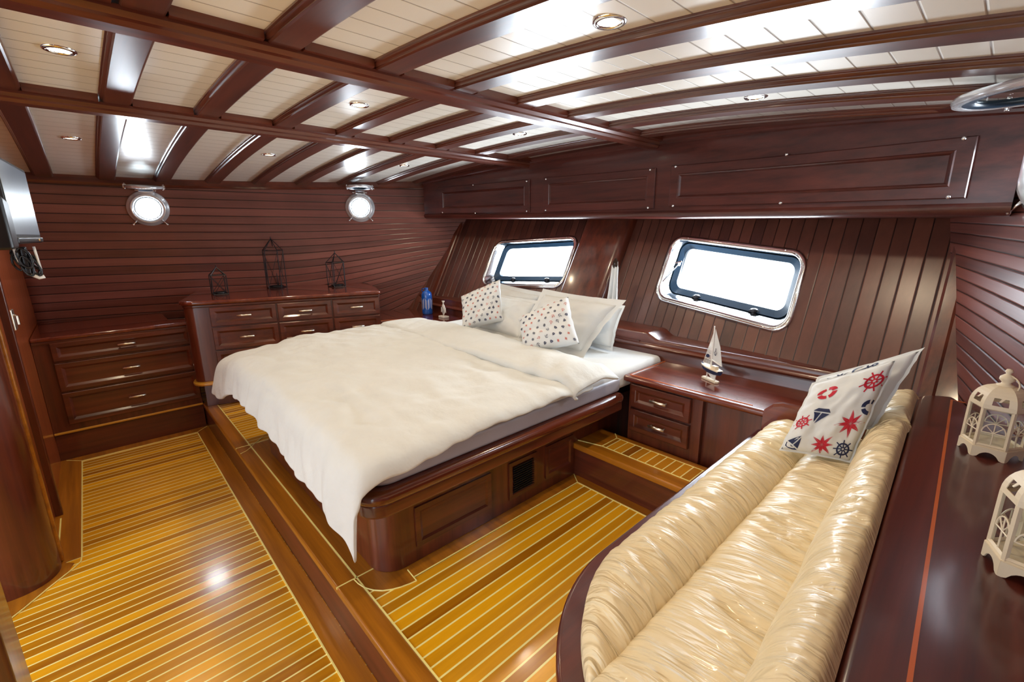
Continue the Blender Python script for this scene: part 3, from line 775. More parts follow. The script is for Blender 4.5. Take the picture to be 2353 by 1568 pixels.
# duvet
def duvet():
    mb = MB(); NU, NV = 110, 110
    def fn(u, v):
        # u across from port (0) to starboard (1); v from head (0) to foot (1), arc-length style drape
        X0, X1 = -3.36, -1.375
        ex = .24                                              # overhang at port side
        s = u*(X1-X0+ex+.045+.055*v**3)-ex                              # s<0 hangs on the port side
        Lx = X1-X0
        Y0, Y1 = 1.78, .622
        exy = .20+.03*math.sin(9*u+1)+.02*max(0, u-.85)/.15
        tt = v*(Y0-Y1+exy); Ly = Y0-Y1
        top = .872+.012*math.sin(3*u+1)
        x = X0+max(0, min(s, Lx)); y = Y0-min(tt, Ly); z = top-.01
        def drop(d, r=.07):                                # rounded edge: returns (out, down)
            if d <= 0: return 0, 0
            a = min(d/r, PI/2*.86)
            out = r*math.sin(a); dn = r*(1-math.cos(a)); rest = max(0, d-r*PI/2*.86)
            return out+rest*.14, dn+rest*.99
        ox, dx = drop(-s+.05, .10) if s < .05 else (0, 0)
        ex2 = s-Lx+.02
        qx, qd = drop(ex2, .05) if ex2 > 0 else (0, 0)
        oy, dy = drop(tt-Ly+.07, .10) if tt > Ly-.07 else (0, 0)
        cx_ = 1.0
        # both hanging: cone at the corner
        if dx > 0 and dy > 0:
            z -= max(dx, dy)+.02*min(dx, dy); 
        else: z -= dx+dy
        cf_ = max(0, 1-math.hypot((x-X0)/.45, (y-Y1)/.40)); z -= .06*cf_**1.3
        z -= qd*(.8+.6*v**3)*(1-.85*min(1, dy/.10))
        x -= ox; x += qx; y -= oy
        w = .012*nz((x*2.2, y*2.2, 0))+.007*nz((x*6+3, y*5, 1))+.010*(.4-abs(nz((x*3.0+y*2, y*7-x*2, 11)))*2)+.006*(.4-abs(nz((x*9-y*4, y*5+x*3, 13)))*2)
        hang = max(dx, dy)
        w += .014*(1-abs(nz((x*1.4+y*3.0, y*1.2-x, 4)))*2)*.5
        z += w*(1.2 if hang < .03 else .3)
        if hang > .02:
            # vertical folds
            fy = .050*nz((x*6, z*2, 7))+.012*nz((x*15+z*6, 0, 2)); fx_ = .04*nz((0, y*9, 3))
            k = min(1, hang/.15)
            if dy > 0: y -= abs(fy)*k*1.2
            if dx > 0: x -= fx_*k
            z += .03*nz((x*5, y*5, 9))*k
        if dy > .05 and u > .88: z -= .08*((u-.88)/.12)**2*min(1, dy/.18)
        # bellied crown of a filled duvet
        cu = max(0, min(1, s/Lx)); cv = max(0, min(1, tt/Ly))
        z += .030*math.sin(PI*cu)**.7+.022*math.sin(PI*min(1, cu*1.1))*math.sin(PI*min(1, cv*1.05))
        if u > .93 and v < .96: z -= .0
        return (x, y, z)
    mb.grid(fn, NU, NV)
    o = obj('duvet', mb, cloth_d, smooth=True); q = o.modifiers.new('solid', 'SOLIDIFY'); q.thickness = .018; q.offset = 1
    q = o.modifiers.new('sub', 'SUBSURF'); q.levels = 1; q.render_levels = 1
    tag(o, 'crumpled white duvet spread over the bed and hanging off its foot', 'duvet')
    # turned down fold
    mb = MB()
    def fn2(u, v):
        x = -3.36+2.05*u; a = v
        y0 = 1.98-.06*math.sin(PI*u)+.03*math.sin(5*u)
        wid = .34+.04*math.sin(4*u)
        z0 = .878+.03*math.sin(PI*u)
        if a < .14:                                    # rolled front lip
            an = PI*(a/.14); y = y0-wid-.018*math.sin(an); z = z0+.026*(1-math.cos(an))/2*1.3
        else:
            b_ = (a-.14)/.86; y = y0-wid+b_*(wid+.02); z = z0+.034+.022*math.sin(PI*b_)-.02*b_
        w = .012*nz((x*3, y*6, 2))+.012*nz((x*9+y*6, y*3, 5))
        if u < .06: z -= (.06-u)**1.2*1.6
        if u > .85: z += .016*math.sin((u-.85)*70)*(1-v)*.6; z -= (max(0, u-.95))*1.2; y += .04*(u-.85)
        return (x+.012*nz((0, y*9, 1)), y, z+w)
    mb.grid(fn2, 110, 30)
    o2 = obj('turned_fold', mb, cloth_d, o, smooth=True); o2.location = (0, 0, 0); q = o2.modifiers.new('solid', 'SOLIDIFY'); q.thickness = .012; q.offset = 1
duvet()
# grey side sheet visible between duvet and rail
mb = MB(); mb.prism(rpoly(-3.335, -1.375, .595, 2.11, .09, 6), .716, .80); o = obj('cover_strip', mb, cloth_m, MATT, bevel=.02, seg=3, ang=50, label='shiny grey side of the mattress'); o.location = (0, 0, 0)

# ================================================================== PILLOWS
def ring_pts(r0, r1, n=16, a0=0, a1=2*PI):
    P = []
    for k in range(n):
        b0 = a0+(a1-a0)*k/n; b1 = a0+(a1-a0)*(k+1)/n
        P.append([(r0*math.cos(b0), r0*math.sin(b0)), (r1*math.cos(b0), r1*math.sin(b0)), (r1*math.cos(b1), r1*math.sin(b1)), (r0*math.cos(b1), r0*math.sin(b1))])
    return P
def bar(x0, y0, x1, y1, w):
    d = Vector((x1-x0, y1-y0)).normalized()*w/2; n = (-d.y, d.x)
    return [(x0+n[0], y0+n[1]), (x0-n[0], y0-n[1]), (x1-n[0], y1-n[1]), (x1+n[0], y1+n[1])]
def m_wheel():
    P = ring_pts(.50, .68, 16)+ring_pts(.12, .24, 10)
    for k in range(8):
        a = k*PI/4; P.append(bar(.2*math.cos(a), .2*math.sin(a), math.cos(a), math.sin(a), .12))
    return P
def m_star():
    P = []
    for k in range(8):
        a = k*PI/4; R_ = 1 if k % 2 == 0 else .82; r_ = .36
        P.append([(0, 0), (r_*math.cos(a-PI/8), r_*math.sin(a-PI/8)), (R_*math.cos(a), R_*math.sin(a))])
        P.append([(0.05*math.cos(a), .05*math.sin(a)), (R_*math.cos(a), R_*math.sin(a)), (r_*.9*math.cos(a+PI/8), r_*.9*math.sin(a+PI/8)), (.30*math.cos(a+PI/10), .30*math.sin(a+PI/10)), (R_*.8*math.cos(a+.02), R_*.8*math.sin(a+.02))][:3:2]+[(R_*.96*math.cos(a+.03), R_*.96*math.sin(a+.03))])
    return [p for p in P if len(p) >= 3]
def m_boat():
    return [[(-.8, -.45), (.85, -.45), (.5, -.85), (-.5, -.85)], [(-.05, -.3), (-.05, .95), (-.8, -.3)], [(.08, -.3), (.75, -.3), (.35, .3), (.08, .8)]]
def m_anchor():
    P = [bar(0, -.75, 0, .55, .16), bar(-.35, .3, .35, .3, .14)]+ring_pts(.10, .24, 10)
    P = P[:2]+[[(x, y+.75) for x, y in q] for q in P[2:]]
    P += [[(x, y-.05) for x, y in q] for q in ring_pts(.62, .80, 10, PI*1.08, PI*1.92)]
    P += [[(-.95, -.15), (-.45, -.2), (-.75, .12)], [(.95, -.15), (.45, -.2), (.75, .12)]]
    return P
def m_buoy():
    P = []
    for k in range(4): P += ring_pts(.45, .9, 4, k*PI/2+.2, k*PI/2+PI/2-.1)
    return P
MOT = {'wheel': m_wheel, 'star': m_star, 'boat': m_boat, 'anchor': m_anchor, 'buoy': m_buoy}

def pillow(name, label, cat, c0, right, up, w, h, th, mat, flange=0, prints=None, seed=0, group=None, wr=.016, pinch=.06, corners=None):
    """c0 centre, right/up unit-ish vectors spanning it; the face looks along right x up"""
    R_ = Vector(right).normalized(); U_ = Vector(up); U_ = (U_-R_*U_.dot(R_)).normalized(); N_ = R_.cross(U_)
    c0 = Vector(c0)
    if corners:
        BL, BR, TR, TL = [Vector(q) for q in corners]
        w = ((BR-BL).length+(TR-TL).length)/2; h = ((TL-BL).length+(TR-BR).length)/2
        N_ = ((BR-BL)+(TR-TL)).cross((TL-BL)+(TR-BR)).normalized()
        R_ = ((BR-BL)+(TR-TL)).normalized(); U_ = ((TL-BL)+(TR-BR)).normalized()
        bil = lambda a, b_: BL*(1-a)*(1-b_)+BR*a*(1-b_)+TR*a*b_+TL*(1-a)*b_
    def surf(u, v, side=1, off=0):
        a = max(0, 1-abs(u)**2.4); b_ = max(0, 1-abs(v)**2.4)
        px = u*w/2*(1-pinch*(1-v*v)*(abs(u)**2)); py = v*h/2*(1-pinch*(1-u*u)*(abs(v)**2))
        t_ = th/2*(a*b_)**.42
        k = (a*b_)**.5
        t_ += wr*k*(nz((u*2.3+seed, v*2.3, seed))+.5*nz((u*5+seed, v*5, 3)))
        rad = (1-a*b_)
        t_ += wr*.5*rad*math.sin(9*math.atan2(v, u)+seed)*(1-max(abs(u), abs(v)))*2
        px += .006*nz((v*4, seed, 1))*1.0
        if corners: return bil(.5+px/w, .5+py/h)+N_*(side*t_+off)
        return c0+R_*px+U_*py+N_*(side*t_+off)
    NN = 34; mb = MB()
    mb.grid(lambda a, b_: surf(2*a-1, 2*b_-1, 1), NN, NN)
    mb.grid(lambda a, b_: surf(2*a-1, 2*b_-1, -1), NN, NN, flip=True)
    if flange:
        # flat border beyond the seam
        idx = []
        for s_ in range(4):
            for k in range(20):
                t_ = -1+2*k/20
                idx.append([(t_, -1), (1, t_), (-t_, 1), (-1, -t_)][s_])
        vs = []; 
        for (uu, vv) in idx:
            p0 = surf(uu*.985, vv*.985, 0); d = (R_*uu*(w/2)+U_*vv*(h/2)); 
            sc = flange/(w/2)
            vs.append(p0); 
            e = R_*(flange*(1 if uu >= .999 else -1 if uu <= -.999 else uu*1.0))+U_*(flange*(1 if vv >= .999 else -1 if vv <= -.999 else vv))
            vs.append(surf(uu, vv, 0)+e+N_*(.006*nz((uu*6, vv*6, seed+5))))
        n_ = len(idx); fs = [(2*i, 2*i+1, 2*((i+1) % n_)+1, 2*((i+1) % n_)) for i in range(n_)]
        mb.add(vs, fs)
    mats = [mat]
    if prints:
        cols = sorted(set(p[5] for p in prints)); mats += [MATS[c_] for c_ in cols]
        for kind, pu, pv, s, rot, col in prints:
            for poly in MOT[kind]():
                pts = []
                for i in range(len(poly)):
                    a = poly[i]; b_ = poly[(i+1) % len(poly)]
                    pts += [a, ((a[0]+b_[0])/2, (a[1]+b_[1])/2)]
                V_ = []
                for x, y in pts:
                    xr = (x*math.cos(rot)-y*math.sin(rot))*s; yr = (x*math.sin(rot)+y*math.cos(rot))*s
                    uu = max(-.99, min(.99, pu+xr/(w/2))); vv = max(-.99, min(.99, pv+yr/(h/2)))
                    V_.append(surf(uu, vv, 1, .0022))
                cen = sum((Vector(q) for q in V_), Vector())/len(V_); cen += N_*.0002
                V_.append(cen); k = len(V_)-1
                mb.add(V_, [(i, (i+1) % k, k) for i in range(k)], 1+cols.index(col))
    o = obj(name, mb, mats, smooth=True, recalc=False)
    bm = bmesh.new(); bm.from_mesh(o.data); bmesh.ops.remove_doubles(bm, verts=[v for v in bm.verts if all(f.material_index == 0 for f in v.link_faces)], dist=.0006); bm.to_mesh(o.data); bm.free()
    tag(o, label, cat, group)
    return o
def small_print(seed):
    rnd = random.Random(seed); P = []
    kinds = ['wheel', 'boat', 'star', 'anchor', 'boat', 'wheel', 'anchor', 'star']
    i = 0
    for r_ in range(8):
        for c_ in range(8):
            uu = -.86+c_*.25+(.12 if r_ % 2 else 0)+rnd.uniform(-.03, .03); vv = -.86+r_*.245+rnd.uniform(-.03, .03)
            if uu > .93: continue
            k = kinds[(c_*3+r_*5) % 8]; col = 'salmon_print' if k == 'star' or (k == 'anchor' and (c_+r_) % 2) else 'navy_print'
            P.append((k, uu, vv, .0112 if k != 'wheel' else .0098, rnd.uniform(0, 6.28), col))
    return P
# white flanged pillows standing against the headboard (back pair, front pair), bed pillows lie under
G1 = 'white flanged pillows at the bed head'; G2 = 'printed throw cushions on the bed'
Z = (0, 0, 0); X_ = (1, 0, 0); U0 = (0, 0, 1)
pillow('bed_pillow', 'white flanged pillow propped against the headboard below the smaller window', 'pillow', Z, X_, U0, 1, 1, .12, cloth_w, flange=.03, seed=1, group=G1, pinch=.04,
    corners=((-3.00, 2.44, .86), (-2.42, 2.44, .86), (-2.44, 2.545, 1.125), (-2.99, 2.545, 1.165)))
pillow('bed_pillow', 'crumpled white pillow at the back right, its corner bulging out behind the big pillow', 'pillow', Z, X_, U0, 1, 1, .15, cloth_w, flange=.02, seed=2, group=G1, pinch=.05,
    corners=((-2.30, 2.43, .87), (-1.66, 2.41, .87), (-1.65, 2.50, 1.12), (-2.30, 2.53, 1.15)))
pillow('bed_pillow', 'white pillow between the two printed cushions, leaning forward on the bed', 'pillow', Z, X_, U0, 1, 1, .12, cloth_w, flange=.03, seed=3, group=G1, pinch=.05,
    corners=((-2.80, 2.20, .87), (-2.28, 2.17, .87), (-2.33, 2.39, 1.09), (-2.88, 2.42, 1.10)))
pillow('bed_pillow', 'large white flanged pillow at the right of the bed head with its corner pointing out', 'pillow', Z, X_, U0, 1, 1, .15, cloth_w, flange=.045, seed=4, group=G1, pinch=.07,
    corners=((-2.28, 2.17, .875), (-1.74, 2.20, .865), (-1.60, 2.36, 1.16), (-2.26, 2.41, 1.165)))
pillow('throw_cushion', 'small white cushion with nautical print at the left of the bed head', 'cushion', Z, X_, U0, 1, 1, .14, cloth_w, prints=small_print(3), seed=5, group=G2, pinch=.05,
    corners=((-2.66, 1.95, .90), (-2.47, 2.20, .965), (-2.607, 2.29, 1.26), (-2.79, 2.05, 1.135)))
pillow('throw_cushion', 'small white cushion with nautical print at the right, lying in front of the big pillow', 'cushion', Z, X_, U0, 1, 1, .15, cloth_w, prints=small_print(9), seed=6, group=G2, pinch=.05,
    corners=((-1.885, 1.83, .895), (-1.60, 2.01, .975), (-1.785, 2.12, 1.22), (-2.04, 1.94, 1.075)))

# ================================================================== SOFA
def xe(y, off=0):                                        # plan outline of the sofa front
    if y >= .95: return -.60-off
    t = (.95-y)/(.50+off)
    if t >= 1: return 0
    return (-.60-off)+(.55+off)*(1-math.sqrt(max(0, 1-t*t)))
root = thing('sofa', 'built-in cream leather sofa bench with mahogany rim along the starboard side', 'sofa', (-.4, 1.3, .21))
def outline(off, ymax=2.145, n=26):
    pts = [(-.15, ymax), (-.60-off, ymax), (-.60-off, .95)]
    for k in range(1, n+1):
        a = k*PI/2/n; pts.append((-.05-(.55+off)*math.cos(a), .95-(.50+off)*math.sin(a)))
    pts.append((-.05, .45-off)); pts.append((-.02, .6)); pts.append((-.12, ymax)); return pts
mb = MB(); mb.prism(outline(-.03), .212, .69); obj('base', mb, mah_z, root)
mb = MB(); mb.prism(outline(.055), .675, .715); obj('rim', mb, mah_ledge, root, bevel=.014, seg=4, ang=50)
def gather(x, y, sc=1.0):
    a = nz((x*4+y*3, y*15+x*4, 0)); b_ = nz((x*7-y*4, y*27+x*5, 2))
    return sc*(.0095*(.5-abs(a)*2.2)+.0050*(.5-abs(b_)*2.2))
# front bolster: x from edge to crease
mb = MB()
def fnb(u, v):
    y = 2.14-(2.14-.478)*v
    xl = xe(y); xr = -.399
    if xl > xr: xl = xr-.0005
    x = xl+(xr-xl)*u; wd = max(.001, (xr-xl)/.19)
    k = math.sin(PI*min(1, max(0, .04+u*.96)))**.45 if 0 < u < 1 else 0
    z = .722+(.088*k)*min(1, wd)**.5 + (.018 if u > .5 else 0)*(1-k)
    endk = min(1, (1-v)*0+1)
    z += gather(x, y)*k*1.2
    if v < .03: z -= .03*(1-v/.03)
    return (x-.004*k, y, z)
mb.grid(fnb, 30, 190); obj('front_bolster', mb, leather, root, smooth=True)
mb = MB(); mb.add([(x, y, z) for z in (.70, .742) for x, y in outline(-.004)], [tuple((i, (i+1) % 32, 32+(i+1) % 32, 32+i)) for i in range(31)]) if False else None
# cushion side band (welt) below the bolster
mb = MB()
def fns(u, v):
    y = 2.14-(2.14-.455)*v; x = xe(y); return (x+.004-.006*math.sin(PI*u), y, .712+.03*u)
mb.grid(fns, 4, 160); obj('piped_border', mb, leather, root, smooth=True)
mb = MB()
def fnc(u, v):
    y = 2.14-(2.14-.10)*v
    xl = max(xe(y), -.409) if y > .45 else -.05; xr = -.186-.05*(y-.87)+.03
    x = xl+(xr-xl)*u
    k = (math.sin(PI*min(1, .02+u*1.02)) if u < .5 else 1)
    k = max(0, k)**.4
    edge = max(0, min(1, (y-.455)/.12)) if y > .455 else 0
    z = .738+.058*k-.02*max(0, u-.7)
    z -= .05*(1-edge)**2
    z += gather(x, y, 1.1)*k
    return (x, y, z)
mb.grid(fnc, 30, 200); obj('seat_cushion', mb, leather, root, smooth=True)
# backrest rolls
def back(y0, y1):
    mb = MB()
    def fn(u, v):
        y = y0+(y1-y0)*v; s = -.05*(y-.87)
        # arc from the seat crease up over the top to the ledge
        a = u
        x = -.205+s+.126*a; z = .755+.205*math.sin(a*PI/2*1.02)
        bl = math.sin(PI*a); x -= .030*bl; z += .018*bl
        e = min(1, min(v, 1-v)/.05); x += .02*(1-e)**2; z -= .03*(1-e)**2*a
        w = gather(x*2, y, 1.0)*min(1, (0.3+a))*min(1, (1-a)/.18)
        if a > .93: z -= (a-.93)*.4
        return (x-w*.6, y, z+w*.8)
    mb.grid(fn, 26, 150); return obj('backrest', mb, leather, root, smooth=True)
back(.16, 2.02); back(2.03, 2.40)
mb = MB()
xs_ = [-.655+.03*k for k in range(16)]
for i in range(15):
    pass
mb.sweep(lambda i: [(x_, y_, z_) for (x_, z_) in [(-.64+.50*i/14, 0)] for (y_, z_) in ((2.146, .70), (2.146, .845-.05*max(0, 1-i/2.0)**2), (2.152, .858-.05*max(0, 1-i/2.0)**2), (2.172, .858-.05*max(0, 1-i/2.0)**2), (2.178, .845-.05*max(0, 1-i/2.0)**2), (2.178, .70))], 15)
obj('end_board', mb, mah_top, root)

# ---- ledge behind the sofa
root = thing('sofa_ledge', 'wide dark mahogany ledge behind the sofa back, carrying the lanterns', 'ledge', (.3, 1.2, .9))
lp = [(-.110, .10), (-.078, .75), (-.095, 1.07), (-.128, 1.8), (-.158, 2.38), (-.155, 2.45), (-.125, 2.492), (-.06, 2.525)]
yy = [2.48, 2.2, 1.8, 1.4, 1.0, .6, .1]
lp[-1] = (xs(2.53, .93), 2.53)
lp += [(xs(y, .93)-.004, y) for y in yy]
lp[0] = (-.045, .10)
mb = MB(); mb.prism(lp, .885, .932); obj('top', mb, mah_ledge, root, bevel=.020, seg=5, ang=60)
mb = MB(); mb.prism([(.0, .12), (-.04, .8), (-.10, 2.1), (-.11, 2.45), (.05, 2.45)]+[(xs(y, .7)-.01, y) for y in (2.3, 1.8, 1.2, .6, .12)], .212, .887); obj('cabinet', mb, mah_z, root)
mb = MB(); mb.add([(-.0605, 2.46, .9325), (-.0535, 2.465, .9325), (.0205, .5, .9325), (.0135, .5, .9325)], [(0, 1, 2, 3)]); mb.box((-.06, 2.460, .930), (-.01, 2.465, .9328)); obj('inlay', mb, inlay_red, root)

# ---- sofa cushions
def big_print(): return [('wheel', .72, .58, .040, .4, 'red_print'), ('star', .62, -.30, .052, .2, 'red_print'), ('boat', -.30, -.12, .036, 2.9, 'navy_print'), ('star', .10, -.80, .046, .9, 'red_print'),
    ('buoy', -.38, .48, .034, .3, 'red_print'), ('wheel', -.72, -.28, .034, .3, 'red_print'), ('boat', -.66, -.82, .036, -.6, 'navy_print'), ('wheel', .70, -.82, .032, .1, 'navy_print'), ('buoy', .95, .05, .03, .1, 'navy_print')]
def big_print2(): return [('anchor', .1, .78, .04, -1.2, 'navy_print'), ('star', -.4, .7, .03, .5, 'navy_print'), ('boat', -.75, .55, .035, 1.9, 'navy_print'), ('anchor', .3, -.3, .04, .4, 'red_print')]
pillow('sofa_cushion', 'white cushion with large red and navy nautical motifs, front one on the sofa', 'cushion', Z, X_, U0, 1, 1, .12, cloth_w, flange=.006, prints=big_print(), seed=11, group='nautical cushions on the sofa', pinch=.03,
    corners=((-.452, 1.77, .815), (-.262, 1.87, .80), (-.205, 2.0, 1.16), (-.43, 1.985, 1.022)))
pillow('sofa_cushion', 'white cushion with navy anchor half hidden behind the front sofa cushion', 'cushion', Z, X_, U0, 1, 1, .09, cloth_w, flange=.012, prints=big_print2(), seed=12, group='nautical cushions on the sofa', pinch=.03,
    corners=((-.45, 1.98, .83), (-.235, 2.00, .90), (-.158, 2.12, 1.18), (-.44, 2.12, 1.01)))

# ================================================================== LANTERNS
def lantern(c0, rot, s, label):
    x0, y0, z0 = c0
    root = thing('lantern', label, 'lantern', c0, 'ivory metal lanterns on the ledge')
    N = 6; R_ = .062*s; H0, H1 = .022*s, .150*s; HT = .215*s
    def P(k, r_, z): a = rot+k*2*PI/N; return Vector((x0+r_*math.cos(a), y0+r_*math.sin(a), z0+z))
    # base skirt with arched feet
    mb = MB()
    for k in range(N):
        a0, a1 = P(k, R_*1.10, 0), P(k+1, R_*1.10, 0)
        M_ = 12; top = []; bot = []
        for i in range(M_+1):
            t_ = i/M_; q = a0.lerp(a1, t_); arch = 0 if t_ < .16 or t_ > .84 else .020*s*math.sin(PI*(t_-.16)/.68)**.6
            bot.append(q+Vector((0, 0, arch))); top.append(q+Vector((0, 0, .032*s)))
        inn = [p+(Vector((x0, y0, p.z))-p)*.05 for p in bot]; 
        mb.add(bot+top, [(i, i+1, M_+2+i, M_+1+i) for i in range(M_)])
        itop = [P(k, R_*.95, .036*s), P(k+1, R_*.95, .036*s)]
        mb.add([top[0], top[-1], itop[1], itop[0]], [(0, 1, 2, 3)])
    mb.add([P(k, R_*1.0, .034*s) for k in range(N)], [tuple(range(N))])
    o = obj('base', mb, ivory, root, recalc=False); q = o.modifiers.new('s', 'SOLIDIFY'); q.thickness = .0025*s; q.offset = 0
    # corner posts + top and bottom bars
    mb = MB()
    for k in range(N):
        mb.tube([P(k, R_, .034*s), P(k, R_, H1)], .0052*s, 4)
        for z in (.038*s, H1): mb.tube([P(k, R_, z), P(k+1, R_, z)], .0042*s, 4)
    obj('frame', mb, ivory, root)
    for k in range(N):
        mb = MB(); mb.add([P(k, R_*.99, .036*s), P(k+1, R_*.99, .036*s), P(k+1, R_*.99, H1), P(k, R_*.99, H1)], [(0, 1, 2, 3)]); obj('pane', mb, glass, root)
        # arched muntins
        mb = MB(); a, b_ = P(k, R_, 0), P(k+1, R_, 0); mid = (a+b_)/2; ux = (b_-a).normalized(); L_ = (b_-a).length*.40
        def Q(t_, z): return mid+ux*t_+Vector((0, 0, z))
        zc0 = .078*s
        mb.tube([Q(L_*math.cos(q), zc0+L_*math.sin(q)*1.15) for q in [PI*i/12 for i in range(13)]], .0017*s, 5)
        mb.tube([Q(-L_, zc0), Q(L_, zc0)], .0017*s, 5); mb.tube([Q(0, .038*s), Q(0, zc0)], .0017*s, 5)
        for an in (PI/4, PI/2, 3*PI/4): mb.tube([Q(0, zc0), Q(L_*math.cos(an), zc0+L_*math.sin(an)*1.15)], .0014*s, 5)
        obj('muntins', mb, ivory, root)
    # domed roof with a pierced slot per panel
    mb = MB()
    def dome(t_): return (R_*1.08*math.cos(t_*PI/2*.93)**.75, H1+(HT-H1)*math.sin(t_*PI/2*.93))
    M_ = 8
    for k in range(N):
        for i in range(M_):
            r0, za = dome(i/M_); r1, zb = dome((i+1)/M_)
            if i in (1, 2):
                for (f0, f1) in ((0, .25), (.75, 1)):
                    mb.add([P(k, r0, za).lerp(P(k+1, r0, za), f0), P(k, r0, za).lerp(P(k+1, r0, za), f1), P(k, r1, zb).lerp(P(k+1, r1, zb), f1), P(k, r1, zb).lerp(P(k+1, r1, zb), f0)], [(0, 1, 2, 3)])
                if i == 2:
                    mb.add([P(k, r0, za).lerp(P(k+1, r0, za), .42), P(k, r0, za).lerp(P(k+1, r0, za), .5), P(k, r1, zb).lerp(P(k+1, r1, zb), .62), P(k, r1, zb).lerp(P(k+1, r1, zb), .5)], [(0, 1, 2, 3)])
            else: mb.add([P(k, r0, za), P(k+1, r0, za), P(k+1, r1, zb), P(k, r1, zb)], [(0, 1, 2, 3)])
    o = obj('roof', mb, ivory, root, recalc=False); q = o.modifiers.new('s', 'SOLIDIFY'); q.thickness = .0015*s
    mb = MB(); mb.lathe([(.020*s, HT-.006*s), (.020*s, HT), (.012*s, HT+.003*s), (.010*s, HT+.008*s), (.017*s, HT+.016*s), (.016*s, HT+.024*s), (.008*s, HT+.031*s), (.005*s, HT+.034*s), (.009*s, HT+.040*s), (.006*s, HT+.047*s)], (x0, y0, z0), 18); obj('finial', mb, ivory, root, smooth=True)
    mb = MB(); a = rot+.4
    mb.tube([Vector((x0, y0, z0+HT+.030*s))+Vector((math.cos(a)*.034*s*math.sin(q), math.sin(a)*.034*s*math.sin(q), -.030*s*(1-math.cos(q))*.9)) for q in [PI*i/10 for i in range(11)]], .0022*s, 6); obj('ring_handle', mb, ivory, root, smooth=True)
    for za, zb in ((.06, .085), (.12, .14)):
        mb = MB(); mb.box((P(1, R_*1.05, 0)-Vector((.006*s, .004*s, -za*s))), (P(1, R_*1.05, 0)+Vector((.006*s, .004*s, zb*s)))); obj('hinge', mb, brushed, root)
lantern((.060, 1.935, .932), math.radians(-62), 1.02, 'cream metal lantern with glass panes standing farther along the ledge, fully in view')
lantern((.135, 1.275, .932), math.radians(-70), 1.02, 'cream metal lantern with glass panes nearest the camera, cut by the right frame edge')

# ================================================================== SMALL THINGS
# blue bottle
c0 = (-3.95, 2.47, .802)
root = thing('bottle', 'blue glazed bottle with white herringbone band on the corner counter', 'bottle', c0)
mb = MB(); mb.lathe([(.045, 0), (.052, .004), (.054, .02), (.054, .17), (.053, .20), (.046, .222), (.030, .236), (.020, .242), (.017, .250), (.018, .262), (.022, .270), (.016, .270), (.013, .25)], c0, 32); obj('body', mb, blueg, root, smooth=True)
mb = MB(); H = [(.016, .252), (.032, .262), (.046, .256), (.048, .240), (.040, .226)]
mb.tube([(c0[0]-a*.8, c0[1]-a*.6, c0[2]+b_) for a, b_ in H], .005, 8); obj('handle', mb, blueg, root, smooth=True)
mb = MB()
for k in range(12):
    for r_ in range(9):
        z0_ = c0[2]+.064+r_*.0108; s_ = 1 if k % 2 else -1
        a0 = 2*PI*k/12+.10; a1 = 2*PI*(k+1)/12-.10; q = []
        for i in range(5):
            a = a0+(a1-a0)*i/4; zz = z0_+s_*(i/4-.5)*.026; q.append((a, zz))
        V_ = [(c0[0]+.0548*math.cos(a), c0[1]+.0548*math.sin(a), z) for a, z in q]+[(c0[0]+.0548*math.cos(a), c0[1]+.0548*math.sin(a), z+.0048) for a, z in q]
        mb.add(V_, [(i, i+1, 6+i, 5+i) for i in range(4)])
obj('herringbone_band', mb, white_p, root, recalc=False)

# fish figurine
c0 = Vector((-3.66, 2.47, .802))
root = thing('fish_figurine', 'small white standing fish figurine on a square base beside the blue bottle', 'figurine', c0)
mb = MB(); mb.box((c0.x-.048, c0.y-.03, c0.z), (c0.x+.048, c0.y+.03, c0.z+.018)); obj('base', mb, white_p, root, bevel=.003)
mb = MB()
for i, (z, w_, d_) in enumerate([]): pass
st = [(.018, .006), (.030, .008), (.040, .016), (.055, .026), (.075, .032), (.095, .030), (.115, .022), (.130, .012), (.140, .007), (.150, .014), (.165, .024)]
mb.sweep(lambda i: [(c0.x+st[i][1]*math.cos(a), c0.y+st[i][1]*.4*math.sin(a), c0.z+st[i][0]) for a in [2*PI*k/14 for k in range(14)]], len(st)); obj('body', mb, white_p, root, smooth=True)
mb = MB(); 
for s_ in (-1, 1): mb.add([(c0.x+s_*.028, c0.y, c0.z+.06), (c0.x+s_*.040, c0.y, c0.z+.05), (c0.x+s_*.036, c0.y, c0.z+.10), (c0.x+s_*.026, c0.y, c0.z+.10)], [(0, 1, 2, 3)])
mb.tube([(c0.x+.002+.014*math.sin(i*.5), c0.y-.0135, c0.z+.045+i*.009) for i in range(9)], .0012, 5, mi=1)
o = obj('fins', mb, [white_p, navy], root, recalc=False); q = o.modifiers.new('s', 'SOLIDIFY'); q.thickness = .003

# wire cage lanterns
def cage(c0, w, h, hr, label, n=4, rot=.3):
    root = thing('wire_lantern', label, 'lantern', c0, 'black wire cage lanterns on the dresser')
    c0 = Vector(c0)
    def P(k, z, r=None): a = rot+k*2*PI/n; r = r or w; return c0+Vector((r*math.cos(a), r*math.sin(a), z))
    mb = MB(); t = .0036
    for k in range(n):
        mb.tube([P(k, 0), P(k, h)], t, 6); mb.tube([P(k, h), c0+Vector((0, 0, hr))], t, 6)
        mb.tube([P(k, h), P(k+1, h)], t, 6); mb.tube([P(k, 0.003), P(k+1, 0.003)], t, 6)
        mb.tube([P(k, 0), P(k+1, h*.97)], .0022, 5); 
        if k % 2: mb.tube([P(k+1, 0), P(k, h*.97)], .0022, 5)
    mb.tube([c0+Vector((0, 0, hr)), c0+Vector((0, 0, hr+.018))], .004, 6); obj('frame', mb, blackm, root)
    mb = MB(); mb.lathe([(.001, .006), (w*.62, .006), (w*.66, .012), (w*.68, .020), (w*.64, .020), (w*.60, .011), (.001, .010)], c0, 20); obj('candle_dish', mb, blackm, root, smooth=True)
t_scale = 1
